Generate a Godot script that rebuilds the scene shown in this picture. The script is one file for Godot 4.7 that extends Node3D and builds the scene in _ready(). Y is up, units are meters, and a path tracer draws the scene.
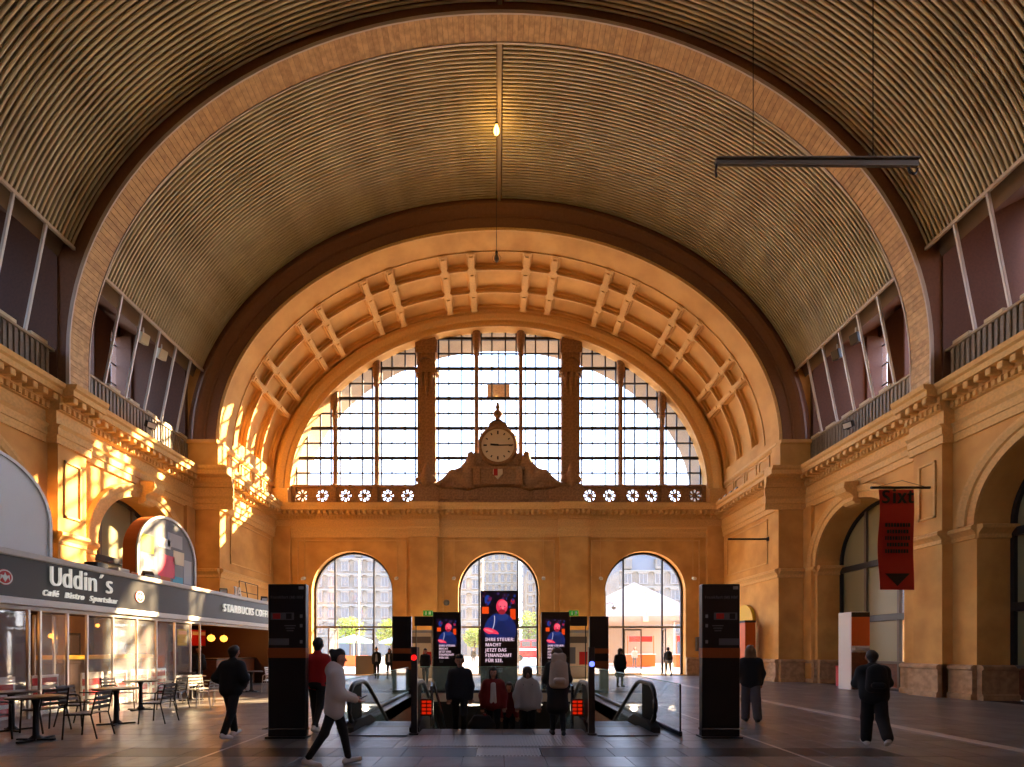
extends Node3D
# Station hall with a corrugated barrel vault, a coffered end arch and a glazed lunette.
# World: y up, camera at x = -0.1 looking to -z; "d" below is the distance along -z.

const WALL := 14.9      # half width of the hall
const INNER := 13.55    # half width of the coffered end bay
const FRONT := 22.79    # front of the end bay
const BACK := 28.48     # face of the end wall
const GLASS := 29.0     # window plane in the end wall
const OUTSIDE := 30.8   # outer face of the end wall
const CORNICE := 10.25  # top of the main cornice
const VA := 15.0        # vault ellipse: half width, rise, springing
const VB := 11.75
const VC := 11.55

var M := {}
var taken := {}
var boxes := {}
var font_bold: SystemFont
var font_plain: SystemFont

# ---------------------------------------------------------------- helpers
func P(x: float, y: float, d: float) -> Vector3:
	return Vector3(x, y, -d)

func numbered(called: String) -> String:
	var k: int = taken.get(called, 0)
	taken[called] = k + 1
	return called if k == 0 else "%s_%03d" % [called, k]

func thing(called: String, label: String, category: String, at := Vector3.ZERO, turn := 0.0, group := "") -> Node3D:
	var o := Node3D.new()
	o.name = numbered(called)
	add_child(o)
	o.position = at
	o.rotation_degrees.y = turn
	o.set_meta("label", label)
	o.set_meta("category", category)
	if group != "":
		o.set_meta("group", group)
	return o

func tag(o: Node3D, label: String, category: String, group := "") -> void:
	o.set_meta("label", label)
	o.set_meta("category", category)
	if group != "":
		o.set_meta("group", group)

func struct_node(called: String, label: String, category: String) -> Node3D:
	var o := Node3D.new()
	o.name = numbered(called)
	add_child(o)
	o.set_meta("kind", "structure")
	o.set_meta("label", label)
	o.set_meta("category", category)
	return o

func copy_of(o: Node3D, at: Vector3, turn: float, label := "") -> Node3D:
	var base: String = o.name
	var cut := base.rfind("_")
	if cut > 0 and base.length() - cut == 4 and base.substr(cut + 1).is_valid_int():
		base = base.substr(0, cut)
	var c: Node3D = o.duplicate()
	c.name = numbered(base)
	add_child(c)
	c.position = at
	c.rotation_degrees.y = turn
	if label != "":
		c.set_meta("label", label)
	return c

func put(parent: Node, called: String, mesh: Mesh, m: Material, at := Vector3.ZERO, turn := Vector3.ZERO) -> MeshInstance3D:
	var o := MeshInstance3D.new()
	o.name = called if parent != self else numbered(called)
	o.mesh = mesh
	o.material_override = m
	o.position = at
	o.rotation_degrees = turn
	parent.add_child(o, true)
	return o

func mesh_of(t: PackedVector3Array, smooth := false) -> ArrayMesh:
	var st := SurfaceTool.new()
	st.begin(Mesh.PRIMITIVE_TRIANGLES)
	st.set_smooth_group(0 if smooth else -1)
	for v in t:
		st.add_vertex(v)
	st.generate_normals()
	return st.commit()

func quad(t: PackedVector3Array, a: Vector3, b: Vector3, c: Vector3, d: Vector3) -> void:
	t.append(a); t.append(b); t.append(c)
	t.append(a); t.append(c); t.append(d)

# box between two corners, mapped through a frame
func block(t: PackedVector3Array, f: Transform3D, lo: Vector3, hi: Vector3) -> void:
	var p := []
	for k in 8:
		p.append(f * Vector3(hi.x if k & 1 else lo.x, hi.y if k & 2 else lo.y, hi.z if k & 4 else lo.z))
	for q in [[0, 1, 3, 2], [4, 6, 7, 5], [0, 4, 5, 1], [2, 3, 7, 6], [0, 2, 6, 4], [1, 5, 7, 3]]:
		quad(t, p[q[0]], p[q[1]], p[q[2]], p[q[3]])

# chamfered box centred on its origin, shared between alike pieces
func cbox(w: float, h: float, d: float, c := 0.01) -> ArrayMesh:
	var key := "%.4f_%.4f_%.4f_%.4f" % [w, h, d, c]
	if boxes.has(key):
		return boxes[key]
	c = minf(c, minf(w, minf(h, d)) * 0.45)
	var e := Vector3(w, h, d) * 0.5
	var t := PackedVector3Array()
	var ax := [Vector3.RIGHT, Vector3.UP, Vector3.BACK]
	for i in 3:
		var j := (i + 1) % 3
		var k := (i + 2) % 3
		for s in [-1.0, 1.0]:
			var n: Vector3 = ax[i] * e[i] * s
			var u: Vector3 = ax[j] * (e[j] - c)
			var v: Vector3 = ax[k] * (e[k] - c)
			if s > 0:
				quad(t, n - u - v, n - u + v, n + u + v, n + u - v)
			else:
				quad(t, n - u - v, n + u - v, n + u + v, n - u + v)
	for i in 3:
		var j := (i + 1) % 3
		var k := (i + 2) % 3
		for s in [-1.0, 1.0]:
			for r in [-1.0, 1.0]:
				var a: Vector3 = ax[i] * e[i] * s + ax[j] * (e[j] - c) * r
				var b: Vector3 = ax[i] * (e[i] - c) * s + ax[j] * e[j] * r
				var w2: Vector3 = ax[k] * (e[k] - c)
				if s * r > 0:
					quad(t, a - w2, a + w2, b + w2, b - w2)
				else:
					quad(t, a - w2, b - w2, b + w2, a + w2)
	for k in 8:
		var s := Vector3(1 if k & 1 else -1, 1 if k & 2 else -1, 1 if k & 4 else -1)
		var a := Vector3(e.x * s.x, (e.y - c) * s.y, (e.z - c) * s.z)
		var b := Vector3((e.x - c) * s.x, e.y * s.y, (e.z - c) * s.z)
		var g := Vector3((e.x - c) * s.x, (e.y - c) * s.y, e.z * s.z)
		if s.x * s.y * s.z > 0:
			t.append(a); t.append(g); t.append(b)
		else:
			t.append(a); t.append(b); t.append(g)
	var m := mesh_of(t)
	boxes[key] = m
	return m

# wall in a frame (u along, v up, n out) with openings that end in half ellipses
# arch = [centre u, half width, springing v, rise, foot v]
func arched_wall(f: Transform3D, u0: float, u1: float, v0: float, v1: float, arches: Array, depth: float, segs := 32) -> PackedVector3Array:
	var t := PackedVector3Array()
	var at := u0
	for a in arches:
		var l: float = a[0] - a[1]
		var r: float = a[0] + a[1]
		block(t, f, Vector3(at, v0, -depth), Vector3(l, v1, 0))
		if a[4] > v0 + 0.001:
			block(t, f, Vector3(l, v0, -depth), Vector3(r, a[4], 0))
		for k in segs:
			var c0 := PI - PI * k / segs
			var c1 := PI - PI * (k + 1) / segs
			var p0 := Vector3(a[0] + a[1] * cos(c0), a[2] + a[3] * sin(c0), 0)
			var p1 := Vector3(a[0] + a[1] * cos(c1), a[2] + a[3] * sin(c1), 0)
			var b := Vector3(0, 0, -depth)
			var q0 := Vector3(p0.x, v1, 0)
			var q1 := Vector3(p1.x, v1, 0)
			quad(t, f * p0, f * q0, f * q1, f * p1)
			quad(t, f * (p0 + b), f * (p1 + b), f * (q1 + b), f * (q0 + b))
			quad(t, f * p0, f * p1, f * (p1 + b), f * (p0 + b))
			quad(t, f * q0, f * (q0 + b), f * (q1 + b), f * q1)
		at = r
	block(t, f, Vector3(at, v0, -depth), Vector3(u1, v1, 0))
	return t

# straight moulding: profile points are (out, up)
func run(t: PackedVector3Array, f: Transform3D, prof: Array, u0: float, u1: float, out := 0.0) -> void:
	for k in prof.size() - 1:
		var a: Vector2 = prof[k]
		var b: Vector2 = prof[k + 1]
		quad(t, f * Vector3(u0, a.y, a.x + out), f * Vector3(u1, a.y, a.x + out), f * Vector3(u1, b.y, b.x + out), f * Vector3(u0, b.y, b.x + out))
	var cap := PackedVector2Array([Vector2(0, prof[0].y)])
	for p in prof:
		if p.x + out > 0.001:
			cap.append(Vector2(p.x + out, p.y))
	cap.append(Vector2(0, prof[prof.size() - 1].y))
	var ix := Geometry2D.triangulate_polygon(cap)
	for u in [u0, u1]:
		for k in ix:
			t.append(f * Vector3(u, cap[k].y, cap[k].x))

# moulding bent round an arch: profile points are (radial, out); angles in degrees from the right
func arch_run(t: PackedVector3Array, f: Transform3D, uc: float, vc: float, a: float, b: float, prof: Array, deg0 := 0.0, deg1 := 180.0, segs := 36) -> void:
	for s in segs:
		var c0 := deg_to_rad(lerpf(deg0, deg1, float(s) / segs))
		var c1 := deg_to_rad(lerpf(deg0, deg1, float(s + 1) / segs))
		for k in prof.size() - 1:
			var p: Vector2 = prof[k]
			var q: Vector2 = prof[k + 1]
			quad(t, f * Vector3(uc + (a + p.x) * cos(c0), vc + (b + p.x) * sin(c0), p.y),
				f * Vector3(uc + (a + p.x) * cos(c1), vc + (b + p.x) * sin(c1), p.y),
				f * Vector3(uc + (a + q.x) * cos(c1), vc + (b + q.x) * sin(c1), q.y),
				f * Vector3(uc + (a + q.x) * cos(c0), vc + (b + q.x) * sin(c0), q.y))

# tube through points
func tube(t: PackedVector3Array, pts: Array, r: float, sides := 6) -> void:
	var rings := []
	for i in pts.size():
		var dir: Vector3 = (pts[mini(i + 1, pts.size() - 1)] - pts[maxi(i - 1, 0)]).normalized()
		var side := dir.cross(Vector3.UP if absf(dir.y) < 0.95 else Vector3.RIGHT).normalized()
		var up := side.cross(dir)
		var ring := []
		for k in sides:
			var g := TAU * k / sides
			ring.append(pts[i] + (side * cos(g) + up * sin(g)) * r)
		rings.append(ring)
	for i in pts.size() - 1:
		for k in sides:
			var j := (k + 1) % sides
			quad(t, rings[i][k], rings[i][j], rings[i + 1][j], rings[i + 1][k])
	for e in [0, pts.size() - 1]:
		for k in range(1, sides - 1):
			t.append(rings[e][0]); t.append(rings[e][k]); t.append(rings[e][k + 1])

# lathe: points (radius, height)
func lathe(t: PackedVector3Array, at: Vector3, prof: Array, sides := 16) -> void:
	for k in sides:
		var a := TAU * k / sides
		var b := TAU * (k + 1) / sides
		for i in prof.size() - 1:
			var p: Vector2 = prof[i]
			var q: Vector2 = prof[i + 1]
			quad(t, at + Vector3(p.x * cos(a), p.y, p.x * sin(a)), at + Vector3(q.x * cos(a), q.y, q.x * sin(a)),
				at + Vector3(q.x * cos(b), q.y, q.x * sin(b)), at + Vector3(p.x * cos(b), p.y, p.x * sin(b)))

# flat shape with thickness in a frame
func slab(t: PackedVector3Array, f: Transform3D, poly: PackedVector2Array, n0: float, n1: float) -> void:
	var ix := Geometry2D.triangulate_polygon(poly)
	for k in range(0, ix.size(), 3):
		for n in [n0, n1]:
			for j in 3:
				var p := poly[ix[k + (j if n == n1 else 2 - j)]]
				t.append(f * Vector3(p.x, p.y, n))
	for k in poly.size():
		var a := poly[k]
		var b := poly[(k + 1) % poly.size()]
		quad(t, f * Vector3(a.x, a.y, n0), f * Vector3(b.x, b.y, n0), f * Vector3(b.x, b.y, n1), f * Vector3(a.x, a.y, n1))

func letters(parent: Node, called: String, s: String, size: float, m: Material, at: Vector3, turn: Vector3, depth := 0.03, bold := true, italic := false, align := HORIZONTAL_ALIGNMENT_CENTER) -> MeshInstance3D:
	var tm := TextMesh.new()
	tm.text = s
	tm.font = font_bold if bold else font_plain
	tm.font_size = 32
	tm.pixel_size = size / 32.0
	tm.depth = depth
	tm.horizontal_alignment = align
	tm.curve_step = 2.0
	var o := put(parent, called, tm, m, at, turn)
	if italic:
		o.transform.basis = o.transform.basis * Basis(Vector3(1, 0, 0), Vector3(0.2, 1, 0), Vector3(0, 0, 1))
	return o

func side_frame(s: int, w := WALL) -> Transform3D:
	# u = distance, v = up, n = into the hall; s = -1 left, 1 right
	return Transform3D(Basis(Vector3(0, 0, -1), Vector3.UP, Vector3(-s, 0, 0)), Vector3(s * w, 0, 0))

func end_frame(d := BACK) -> Transform3D:
	return Transform3D(Basis.IDENTITY, Vector3(0, 0, -d))

# ---------------------------------------------------------------- materials
func grain(seed_: int, freq: float, lo: float, hi: float, octaves := 4, size := 256, tint := Color(1, 1, 1)) -> ImageTexture:
	var n := FastNoiseLite.new()
	n.seed = seed_
	n.frequency = freq
	n.fractal_octaves = octaves
	var g := n.get_seamless_image(size, size)
	var im := Image.create(size, size, false, Image.FORMAT_RGB8)
	for y in size:
		for x in size:
			var v := g.get_pixel(x, y).r
			var c := lerpf(lo, hi, v)
			im.set_pixel(x, y, Color(c * lerpf(tint.r, 1.0, v), c * lerpf(tint.g, 1.0, v), c * lerpf(tint.b, 1.0, v)))
	return ImageTexture.create_from_image(im)

func mat(called: String, c: Color, rough := 0.8, metal := 0.0, tex: Texture2D = null, scale := 0.3) -> StandardMaterial3D:
	var m := StandardMaterial3D.new()
	m.resource_name = called
	m.albedo_color = c
	m.roughness = rough
	m.metallic = metal
	if tex:
		m.albedo_texture = tex
		m.uv1_triplanar = true
		m.uv1_world_triplanar = true
		m.uv1_scale = Vector3.ONE * scale
	M[called] = m
	return m

func glow(called: String, c: Color, energy: float, albedo := Color(0.1, 0.1, 0.1)) -> StandardMaterial3D:
	var m := mat(called, albedo, 0.5)
	m.emission_enabled = true
	m.emission = c
	m.emission_energy_multiplier = energy
	return m

func pane_mat(called: String, c: Color, alpha: float, rough := 0.03) -> StandardMaterial3D:
	var m := mat(called, Color(c.r, c.g, c.b, alpha), rough)
	m.transparency = BaseMaterial3D.TRANSPARENCY_ALPHA
	return m

func make_materials() -> void:
	font_bold = SystemFont.new()
	font_bold.font_names = PackedStringArray(["Droid Sans"])
	font_bold.font_weight = 700
	font_plain = SystemFont.new()
	font_plain.font_names = PackedStringArray(["Droid Sans"])
	var plaster := grain(3, 0.012, 0.86, 1.04, 5, 256, Color(1.0, 0.95, 0.88))
	var fine := grain(5, 0.06, 0.91, 1.03, 3, 256)
	var blotch := grain(9, 0.02, 0.8, 1.08, 4, 256, Color(1.0, 0.97, 0.93))
	mat("stucco", Color(0.87, 0.68, 0.39), 0.85, 0.0, plaster, 0.16)
	mat("stucco_trim", Color(0.88, 0.70, 0.42), 0.8, 0.0, fine, 0.5)
	mat("stone_plinth", Color(0.74, 0.61, 0.46), 0.7, 0.0, blotch, 0.6)
	mat("arch_shade_brown", Color(0.50, 0.34, 0.22), 0.7, 0.0, fine, 0.4)  # brown for the arch faces, with their shade put into the colour
	mat("slat", Color(0.84, 0.80, 0.65), 0.6, 0.0, blotch, 0.12)
	mat("slat_board", Color(0.50, 0.42, 0.33), 0.9)  # toned darker than the slats to deepen the shade in the gaps
	mat("rail", Color(0.62, 0.54, 0.40), 0.55)
	mat("plank", Color(0.85, 0.70, 0.48), 0.65, 0.0, blotch, 0.7)
	mat("plank_dark", Color(0.80, 0.65, 0.44), 0.65, 0.0, blotch, 0.9)
	mat("bead", Color(0.80, 0.74, 0.66), 0.5)
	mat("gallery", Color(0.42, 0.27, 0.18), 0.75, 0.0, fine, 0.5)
	mat("strut", Color(0.78, 0.75, 0.70), 0.45, 0.2)
	mat("parapet", Color(0.52, 0.47, 0.40), 0.6, 0.0, fine, 0.6)
	mat("ledge_board", Color(0.80, 0.74, 0.60), 0.6)
	mat("iron", Color(0.10, 0.085, 0.075), 0.5, 0.4)
	mat("window_bar", Color(0.16, 0.13, 0.11), 0.5, 0.3)
	mat("frame_grey", Color(0.42, 0.38, 0.34), 0.5, 0.3)
	mat("carved", Color(0.62, 0.47, 0.32), 0.8, 0.0, blotch, 1.2)
	mat("bronze", Color(0.24, 0.20, 0.16), 0.6, 0.2, fine, 1.0)
	mat("floor_tile", Color(0.43, 0.42, 0.415), 0.33, 0.0, blotch, 0.5)
	mat("floor_tile_b", Color(0.40, 0.39, 0.385), 0.34, 0.0, blotch, 0.7)
	mat("floor_tile_c", Color(0.46, 0.445, 0.435), 0.31, 0.0, blotch, 0.4)
	mat("floor_joint", Color(0.14, 0.13, 0.13), 0.7)
	mat("floor_band", Color(0.19, 0.145, 0.12), 0.4, 0.0, fine, 0.8)
	mat("floor_inlay", Color(0.74, 0.71, 0.68), 0.35, 0.0, fine, 0.8)
	mat("tactile", Color(0.60, 0.58, 0.56), 0.35, 0.2)
	mat("black_panel", Color(0.045, 0.045, 0.06), 0.32)
	mat("orange_band", Color(0.55, 0.26, 0.06), 0.45)
	mat("faint_print", Color(0.34, 0.35, 0.37), 0.4)
	mat("grey_print", Color(0.52, 0.53, 0.54), 0.4)
	mat("white", Color(0.86, 0.85, 0.82), 0.5)
	mat("cream", Color(0.84, 0.78, 0.66), 0.6)
	mat("steel", Color(0.55, 0.55, 0.56), 0.25, 0.9)
	mat("dark_steel", Color(0.22, 0.22, 0.23), 0.35, 0.6)
	mat("rubber", Color(0.03, 0.03, 0.032), 0.45)
	mat("fascia", Color(0.085, 0.09, 0.095), 0.38)
	mat("fascia_cap", Color(0.72, 0.70, 0.66), 0.4)
	mat("red", Color(0.72, 0.10, 0.08), 0.5)
	mat("red_dark", Color(0.68, 0.10, 0.05), 0.6)
	mat("black_print", Color(0.04, 0.03, 0.03), 0.6)
	mat("orange", Color(0.80, 0.36, 0.08), 0.5)
	mat("yellow", Color(0.85, 0.70, 0.15), 0.5)
	mat("blue", Color(0.12, 0.22, 0.52), 0.5)
	mat("wood_warm", Color(0.42, 0.22, 0.11), 0.5, 0.0, blotch, 0.8)
	mat("wood_table", Color(0.20, 0.14, 0.11), 0.35)
	mat("chair_slat", Color(0.16, 0.10, 0.08), 0.4)
	mat("aluminium", Color(0.74, 0.73, 0.71), 0.3, 0.7)
	mat("tile_dark", Color(0.20, 0.17, 0.15), 0.6)
	mat("lime", Color(0.62, 0.68, 0.16), 0.5)
	mat("pink", Color(0.88, 0.25, 0.34), 0.5)
	mat("cyan", Color(0.25, 0.62, 0.72), 0.5)
	mat("poster_grey", Color(0.40, 0.41, 0.43), 0.4)
	mat("poster_light", Color(0.62, 0.62, 0.62), 0.4)
	mat("panel_pale", Color(0.80, 0.81, 0.80), 0.35)
	mat("stone_house", Color(0.42, 0.40, 0.37), 0.85, 0.0, blotch, 0.05)
	mat("stone_house_trim", Color(0.46, 0.44, 0.40), 0.85)
	mat("stone_house_b", Color(0.50, 0.45, 0.38), 0.85, 0.0, blotch, 0.05)
	mat("slate", Color(0.30, 0.31, 0.33), 0.7)
	mat("tower_glass", Color(0.34, 0.42, 0.45), 0.15, 0.2)
	mat("house_pane", Color(0.30, 0.30, 0.30), 0.5)
	mat("house_frame", Color(0.48, 0.46, 0.44), 0.6)
	mat("plaza", Color(0.70, 0.66, 0.62), 0.8, 0.0, blotch, 0.2)
	mat("tent", Color(0.62, 0.56, 0.52), 0.8)
	M.tent.backlight_enabled = true
	M.tent.backlight = Color(0.16, 0.13, 0.12)
	mat("leaf", Color(0.40, 0.44, 0.16), 0.8)
	M.leaf.backlight_enabled = true
	M.leaf.backlight = Color(0.4, 0.45, 0.1)
	mat("bark", Color(0.28, 0.22, 0.17), 0.9)
	pane_mat("glass", Color(0.93, 0.95, 0.97), 0.06)
	pane_mat("glass_green", Color(0.72, 0.86, 0.80), 0.16)
	pane_mat("glass_shop", Color(0.80, 0.82, 0.82), 0.12)
	mat("glass_edge", Color(0.55, 0.72, 0.64), 0.2)
	mat("frosted", Color(0.52, 0.50, 0.37), 0.35)
	M.frosted.backlight_enabled = true
	M.frosted.backlight = Color(0.05, 0.05, 0.035)
	glow("bulb", Color(1.0, 0.74, 0.30), 1.2, Color(0.9, 0.8, 0.5))
	glow("warm_lamp", Color(1.0, 0.60, 0.20), 0.35, Color(0.9, 0.7, 0.4))
	glow("white_lamp", Color(1.0, 0.93, 0.82), 0.07, Color(0.9, 0.9, 0.9))
	glow("led_red", Color(1.0, 0.06, 0.05), 0.25, Color(0.3, 0.02, 0.02))
	glow("led_blue", Color(0.35, 0.40, 1.0), 0.3, Color(0.1, 0.1, 0.3))
	glow("led_orange", Color(1.0, 0.16, 0.03), 0.05, Color(0.2, 0.05, 0.02))
	glow("exit_green", Color(0.35, 0.75, 0.25), 0.03, Color(0.1, 0.3, 0.1))
	glow("screen_text", Color(0.95, 0.80, 0.88), 0.07, Color(0.8, 0.8, 0.8))
	glow("sign_letter", Color(0.95, 0.93, 0.88), 0.035, Color(0.86, 0.85, 0.82))
	mat("hair_fair", Color(0.42, 0.30, 0.19), 0.6)
	mat("cafe_wall", Color(0.24, 0.14, 0.085), 0.6)
	mat("newel", Color(0.07, 0.07, 0.075), 0.6)
	M.newel.metallic_specular = 0.1
	mat("skirt", Color(0.22, 0.215, 0.21), 0.6)
	M.skirt.metallic_specular = 0.15
	mat("skin", Color(0.62, 0.43, 0.34), 0.6)
	mat("hair_dark", Color(0.07, 0.055, 0.05), 0.6)
	mat("hair_brown", Color(0.24, 0.16, 0.10), 0.6)
	mat("cloth_black", Color(0.055, 0.055, 0.06), 0.9)
	mat("cloth_navy", Color(0.08, 0.085, 0.11), 0.9)
	mat("cloth_jeans", Color(0.30, 0.29, 0.30), 0.9)
	mat("cloth_red", Color(0.62, 0.06, 0.07), 0.85)
	mat("cloth_wine", Color(0.42, 0.05, 0.07), 0.85)
	mat("cloth_white", Color(0.72, 0.70, 0.68), 0.9)
	mat("cloth_grey", Color(0.62, 0.60, 0.57), 0.9)
	mat("cloth_beige", Color(0.66, 0.60, 0.53), 0.9)
	mat("shoe_white", Color(0.80, 0.78, 0.76), 0.6)
	mat("shoe_dark", Color(0.08, 0.075, 0.07), 0.6)

# ---------------------------------------------------------------- scene
func _ready() -> void:
	# camera: level, with a risen lens (focal length 470 px, vanishing point at 497, 649)
	var cam := Camera3D.new()
	cam.name = "camera"
	add_child(cam)
	cam.position = Vector3(-0.1, 1.6, 0)
	cam.set_frustum(0.2 * 767.0 / 470.0, Vector2(0.2 * 15.0 / 470.0, 0.2 * 265.5 / 470.0), 0.2, 600.0)
	cam.current = true
	# sky, sun, exposure
	var env := Environment.new()
	env.background_mode = Environment.BG_SKY
	var sky := Sky.new()
	var sm := ProceduralSkyMaterial.new()
	sm.sky_top_color = Color(0.62, 0.76, 0.96)
	sm.sky_horizon_color = Color(0.97, 0.95, 0.93)
	sm.sky_curve = 0.15
	sm.ground_bottom_color = Color(0.45, 0.42, 0.40)
	sm.ground_horizon_color = Color(0.75, 0.72, 0.70)
	sm.sky_energy_multiplier = 1.0
	sm.sun_angle_max = 25.0
	sky.sky_material = sm
	env.sky = sky
	env.ambient_light_source = Environment.AMBIENT_SOURCE_DISABLED
	env.tonemap_mode = Environment.TONE_MAPPER_LINEAR
	env.tonemap_exposure = 13.0
	env.sdfgi_enabled = true
	env.ssao_enabled = true
	env.ssil_enabled = true
	var we := WorldEnvironment.new()
	we.name = "world_environment"
	we.environment = env
	add_child(we)
	var sun := DirectionalLight3D.new()
	sun.name = "sun"
	add_child(sun)
	sun.look_at_from_position(Vector3.ZERO, Vector3(-1.118, -0.88, 1.0))
	sun.light_color = Color(1.0, 0.86, 0.66)
	sun.light_energy = 1.7
	sun.light_angular_distance = 0.6
	sun.shadow_enabled = true

	make_materials()
	build_floor()
	build_sides()
	build_vault()
	build_ring()
	build_end_bay()
	build_end_wall()
	build_lunette()
	build_end_windows()
	build_near_wall()
	build_pit()
	build_outdoors()
	build_clock()
	build_cafe()
	build_totems()
	build_fittings()
	build_people()

func build_floor() -> void:
	var fl := struct_node("floor", "dark polished stone floor of the station hall", "floor")
	var id := Transform3D.IDENTITY
	var t := PackedVector3Array()
	for r in [[-19.0, 19.0, -9.0, 9.4], [-19.0, -3.1, 9.4, 17.2], [3.1, 19.0, 9.4, 17.2], [-19.0, 19.0, 17.2, 31.0]]:
		block(t, id, Vector3(r[0], -0.4, -r[3]), Vector3(r[1], -0.012, -r[2]))
	put(fl, "bed", mesh_of(t), M.floor_joint)
	var tile := cbox(0.594, 0.03, 0.594, 0.003)
	var kinds := [M.floor_tile, M.floor_tile_b, M.floor_tile_c]
	var rng := RandomNumberGenerator.new()
	rng.seed = 11
	var far := [PackedVector3Array(), PackedVector3Array(), PackedVector3Array()]
	var single := 0
	for row in range(-24, 38):
		var d := 5.8 + 0.6 * row
		if d + 0.6 > BACK:
			break
		for col in range(-25, 25):
			var x := 0.6 * col
			var mx := x + 0.3
			var md := d + 0.3
			if absf(mx) < 3.1 and md > 9.4 and md < 17.2:
				continue
			if row == 2 and absf(mx) < 6.0:
				continue
			if absf(mx) > 14.9:
				continue
			var k := rng.randi_range(0, 2)
			if row >= 0 and row < 10 and absf(mx) < 1.02 * md and single < 300:
				put(fl, "tile", tile, kinds[k], P(mx, -0.015, md))
				single += 1
			else:
				block(far[k], id, Vector3(x + 0.003, -0.02, -(d + 0.597)), Vector3(x + 0.597, 0, -(d + 0.003)))
	for k in 3:
		put(fl, "paving", mesh_of(far[k]), kinds[k]).set_meta("kind", "stuff")
	# dark cross band with the ribbed guiding strip in its middle
	var bw := 0.0
	for s in [[-6.0, -0.42], [0.58, 6.0]]:
		var n := int(round((s[1] - s[0]) / 1.2))
		bw = (s[1] - s[0]) / n
		for k in n:
			put(fl, "band_stone", cbox(bw - 0.006, 0.03, 0.594, 0.003), M.floor_band, P(s[0] + bw * (k + 0.5), -0.015, 7.3))
	put(fl, "guide_plate", cbox(0.994, 0.03, 0.594, 0.003), M.tactile, P(0.08, -0.016, 7.3))
	put(fl, "guide_plate", cbox(3.0, 0.006, 1.0, 0.002), M.tactile, P(-0.15, 0.002, 8.2))
	var ribs := PackedVector3Array()
	for k in 54:
		var x := -1.62 + 0.055 * k
		block(ribs, id, Vector3(x, 0.004, -8.68), Vector3(x + 0.028, 0.011, -7.72))
	for k in 18:
		var x := -0.40 + 0.055 * k
		block(ribs, id, Vector3(x, -0.002, -7.57), Vector3(x + 0.028, 0.006, -7.03))
	put(fl, "guide_ribs", mesh_of(ribs), M.tactile).set_meta("kind", "stuff")
	# pale inlaid lines running down the hall
	for k in 16:
		put(fl, "inlay_stone", cbox(0.30, 0.012, 1.394, 0.003), M.floor_inlay, P(8.15, -0.003, 5.2 + 1.4 * k))
	for x in [-4.45, 4.45]:
		put(fl, "inlay_line", cbox(0.05, 0.012, 23.0, 0.002), M.floor_inlay, P(x, -0.003, 16.5))

const ENTABLATURE := [Vector2(0, 8.35), Vector2(0.08, 8.35), Vector2(0.08, 8.6), Vector2(0.12, 8.62), Vector2(0.12, 8.85), Vector2(0.2, 8.95), Vector2(0.06, 8.97), Vector2(0.06, 9.4), Vector2(0.16, 9.42), Vector2(0.16, 9.62), Vector2(0.2, 9.64), Vector2(0.2, 9.86), Vector2(0.62, 9.88), Vector2(0.62, 10.06), Vector2(0.70, 10.12), Vector2(0.74, 10.25), Vector2(0, 10.25)]
const PLINTH := [Vector2(0, 0), Vector2(0.2, 0), Vector2(0.2, 0.16), Vector2(0.15, 0.2), Vector2(0.15, 0.92), Vector2(0.2, 0.96), Vector2(0.2, 1.04), Vector2(0.12, 1.1), Vector2(0, 1.1)]
const IMPOST := [Vector2(0, 5.05), Vector2(0.05, 5.08), Vector2(0.05, 5.2), Vector2(0.1, 5.28), Vector2(0.18, 5.36), Vector2(0.18, 5.46), Vector2(0.1, 5.5), Vector2(0, 5.5)]

# cornice with its blocks along a stretch of wall
func entablature(parent: Node, f: Transform3D, u0: float, u1: float, out := 0.0, blocks := true) -> void:
	var t := PackedVector3Array()
	run(t, f, ENTABLATURE, u0, u1, out)
	put(parent, "entablature", mesh_of(t), M.stucco_trim)
	if not blocks:
		return
	var turn := f.basis.get_euler() * 180.0 / PI
	var n := maxi(1, int(round((u1 - u0) / 0.34)))
	for k in n:
		put(parent, "modillion", cbox(0.17, 0.2, 0.36, 0.02), M.stucco_trim, f * Vector3(u0 + (k + 0.5) * (u1 - u0) / n, 9.77, 0.38 + out), turn)
	var dt := PackedVector3Array()
	var nd := maxi(1, int(round((u1 - u0) / 0.18)))
	for k in nd:
		var u := u0 + (k + 0.5) * (u1 - u0) / nd
		block(dt, f, Vector3(u - 0.05, 9.44, 0.14 + out), Vector3(u + 0.05, 9.6, 0.25 + out))
	put(parent, "dentil_row", mesh_of(dt), M.stucco_trim).set_meta("kind", "stuff")

func panel_frame(parent: Node, f: Transform3D, u0: float, u1: float, v0: float, v1: float) -> void:
	var t := PackedVector3Array()
	var w := 0.07
	block(t, f, Vector3(u0, v0, 0), Vector3(u1, v0 + w, 0.05))
	block(t, f, Vector3(u0, v1 - w, 0), Vector3(u1, v1, 0.05))
	block(t, f, Vector3(u0, v0, 0), Vector3(u0 + w, v1, 0.05))
	block(t, f, Vector3(u1 - w, v0, 0), Vector3(u1, v1, 0.05))
	put(parent, "panel_frame", mesh_of(t), M.stucco_trim)

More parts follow.
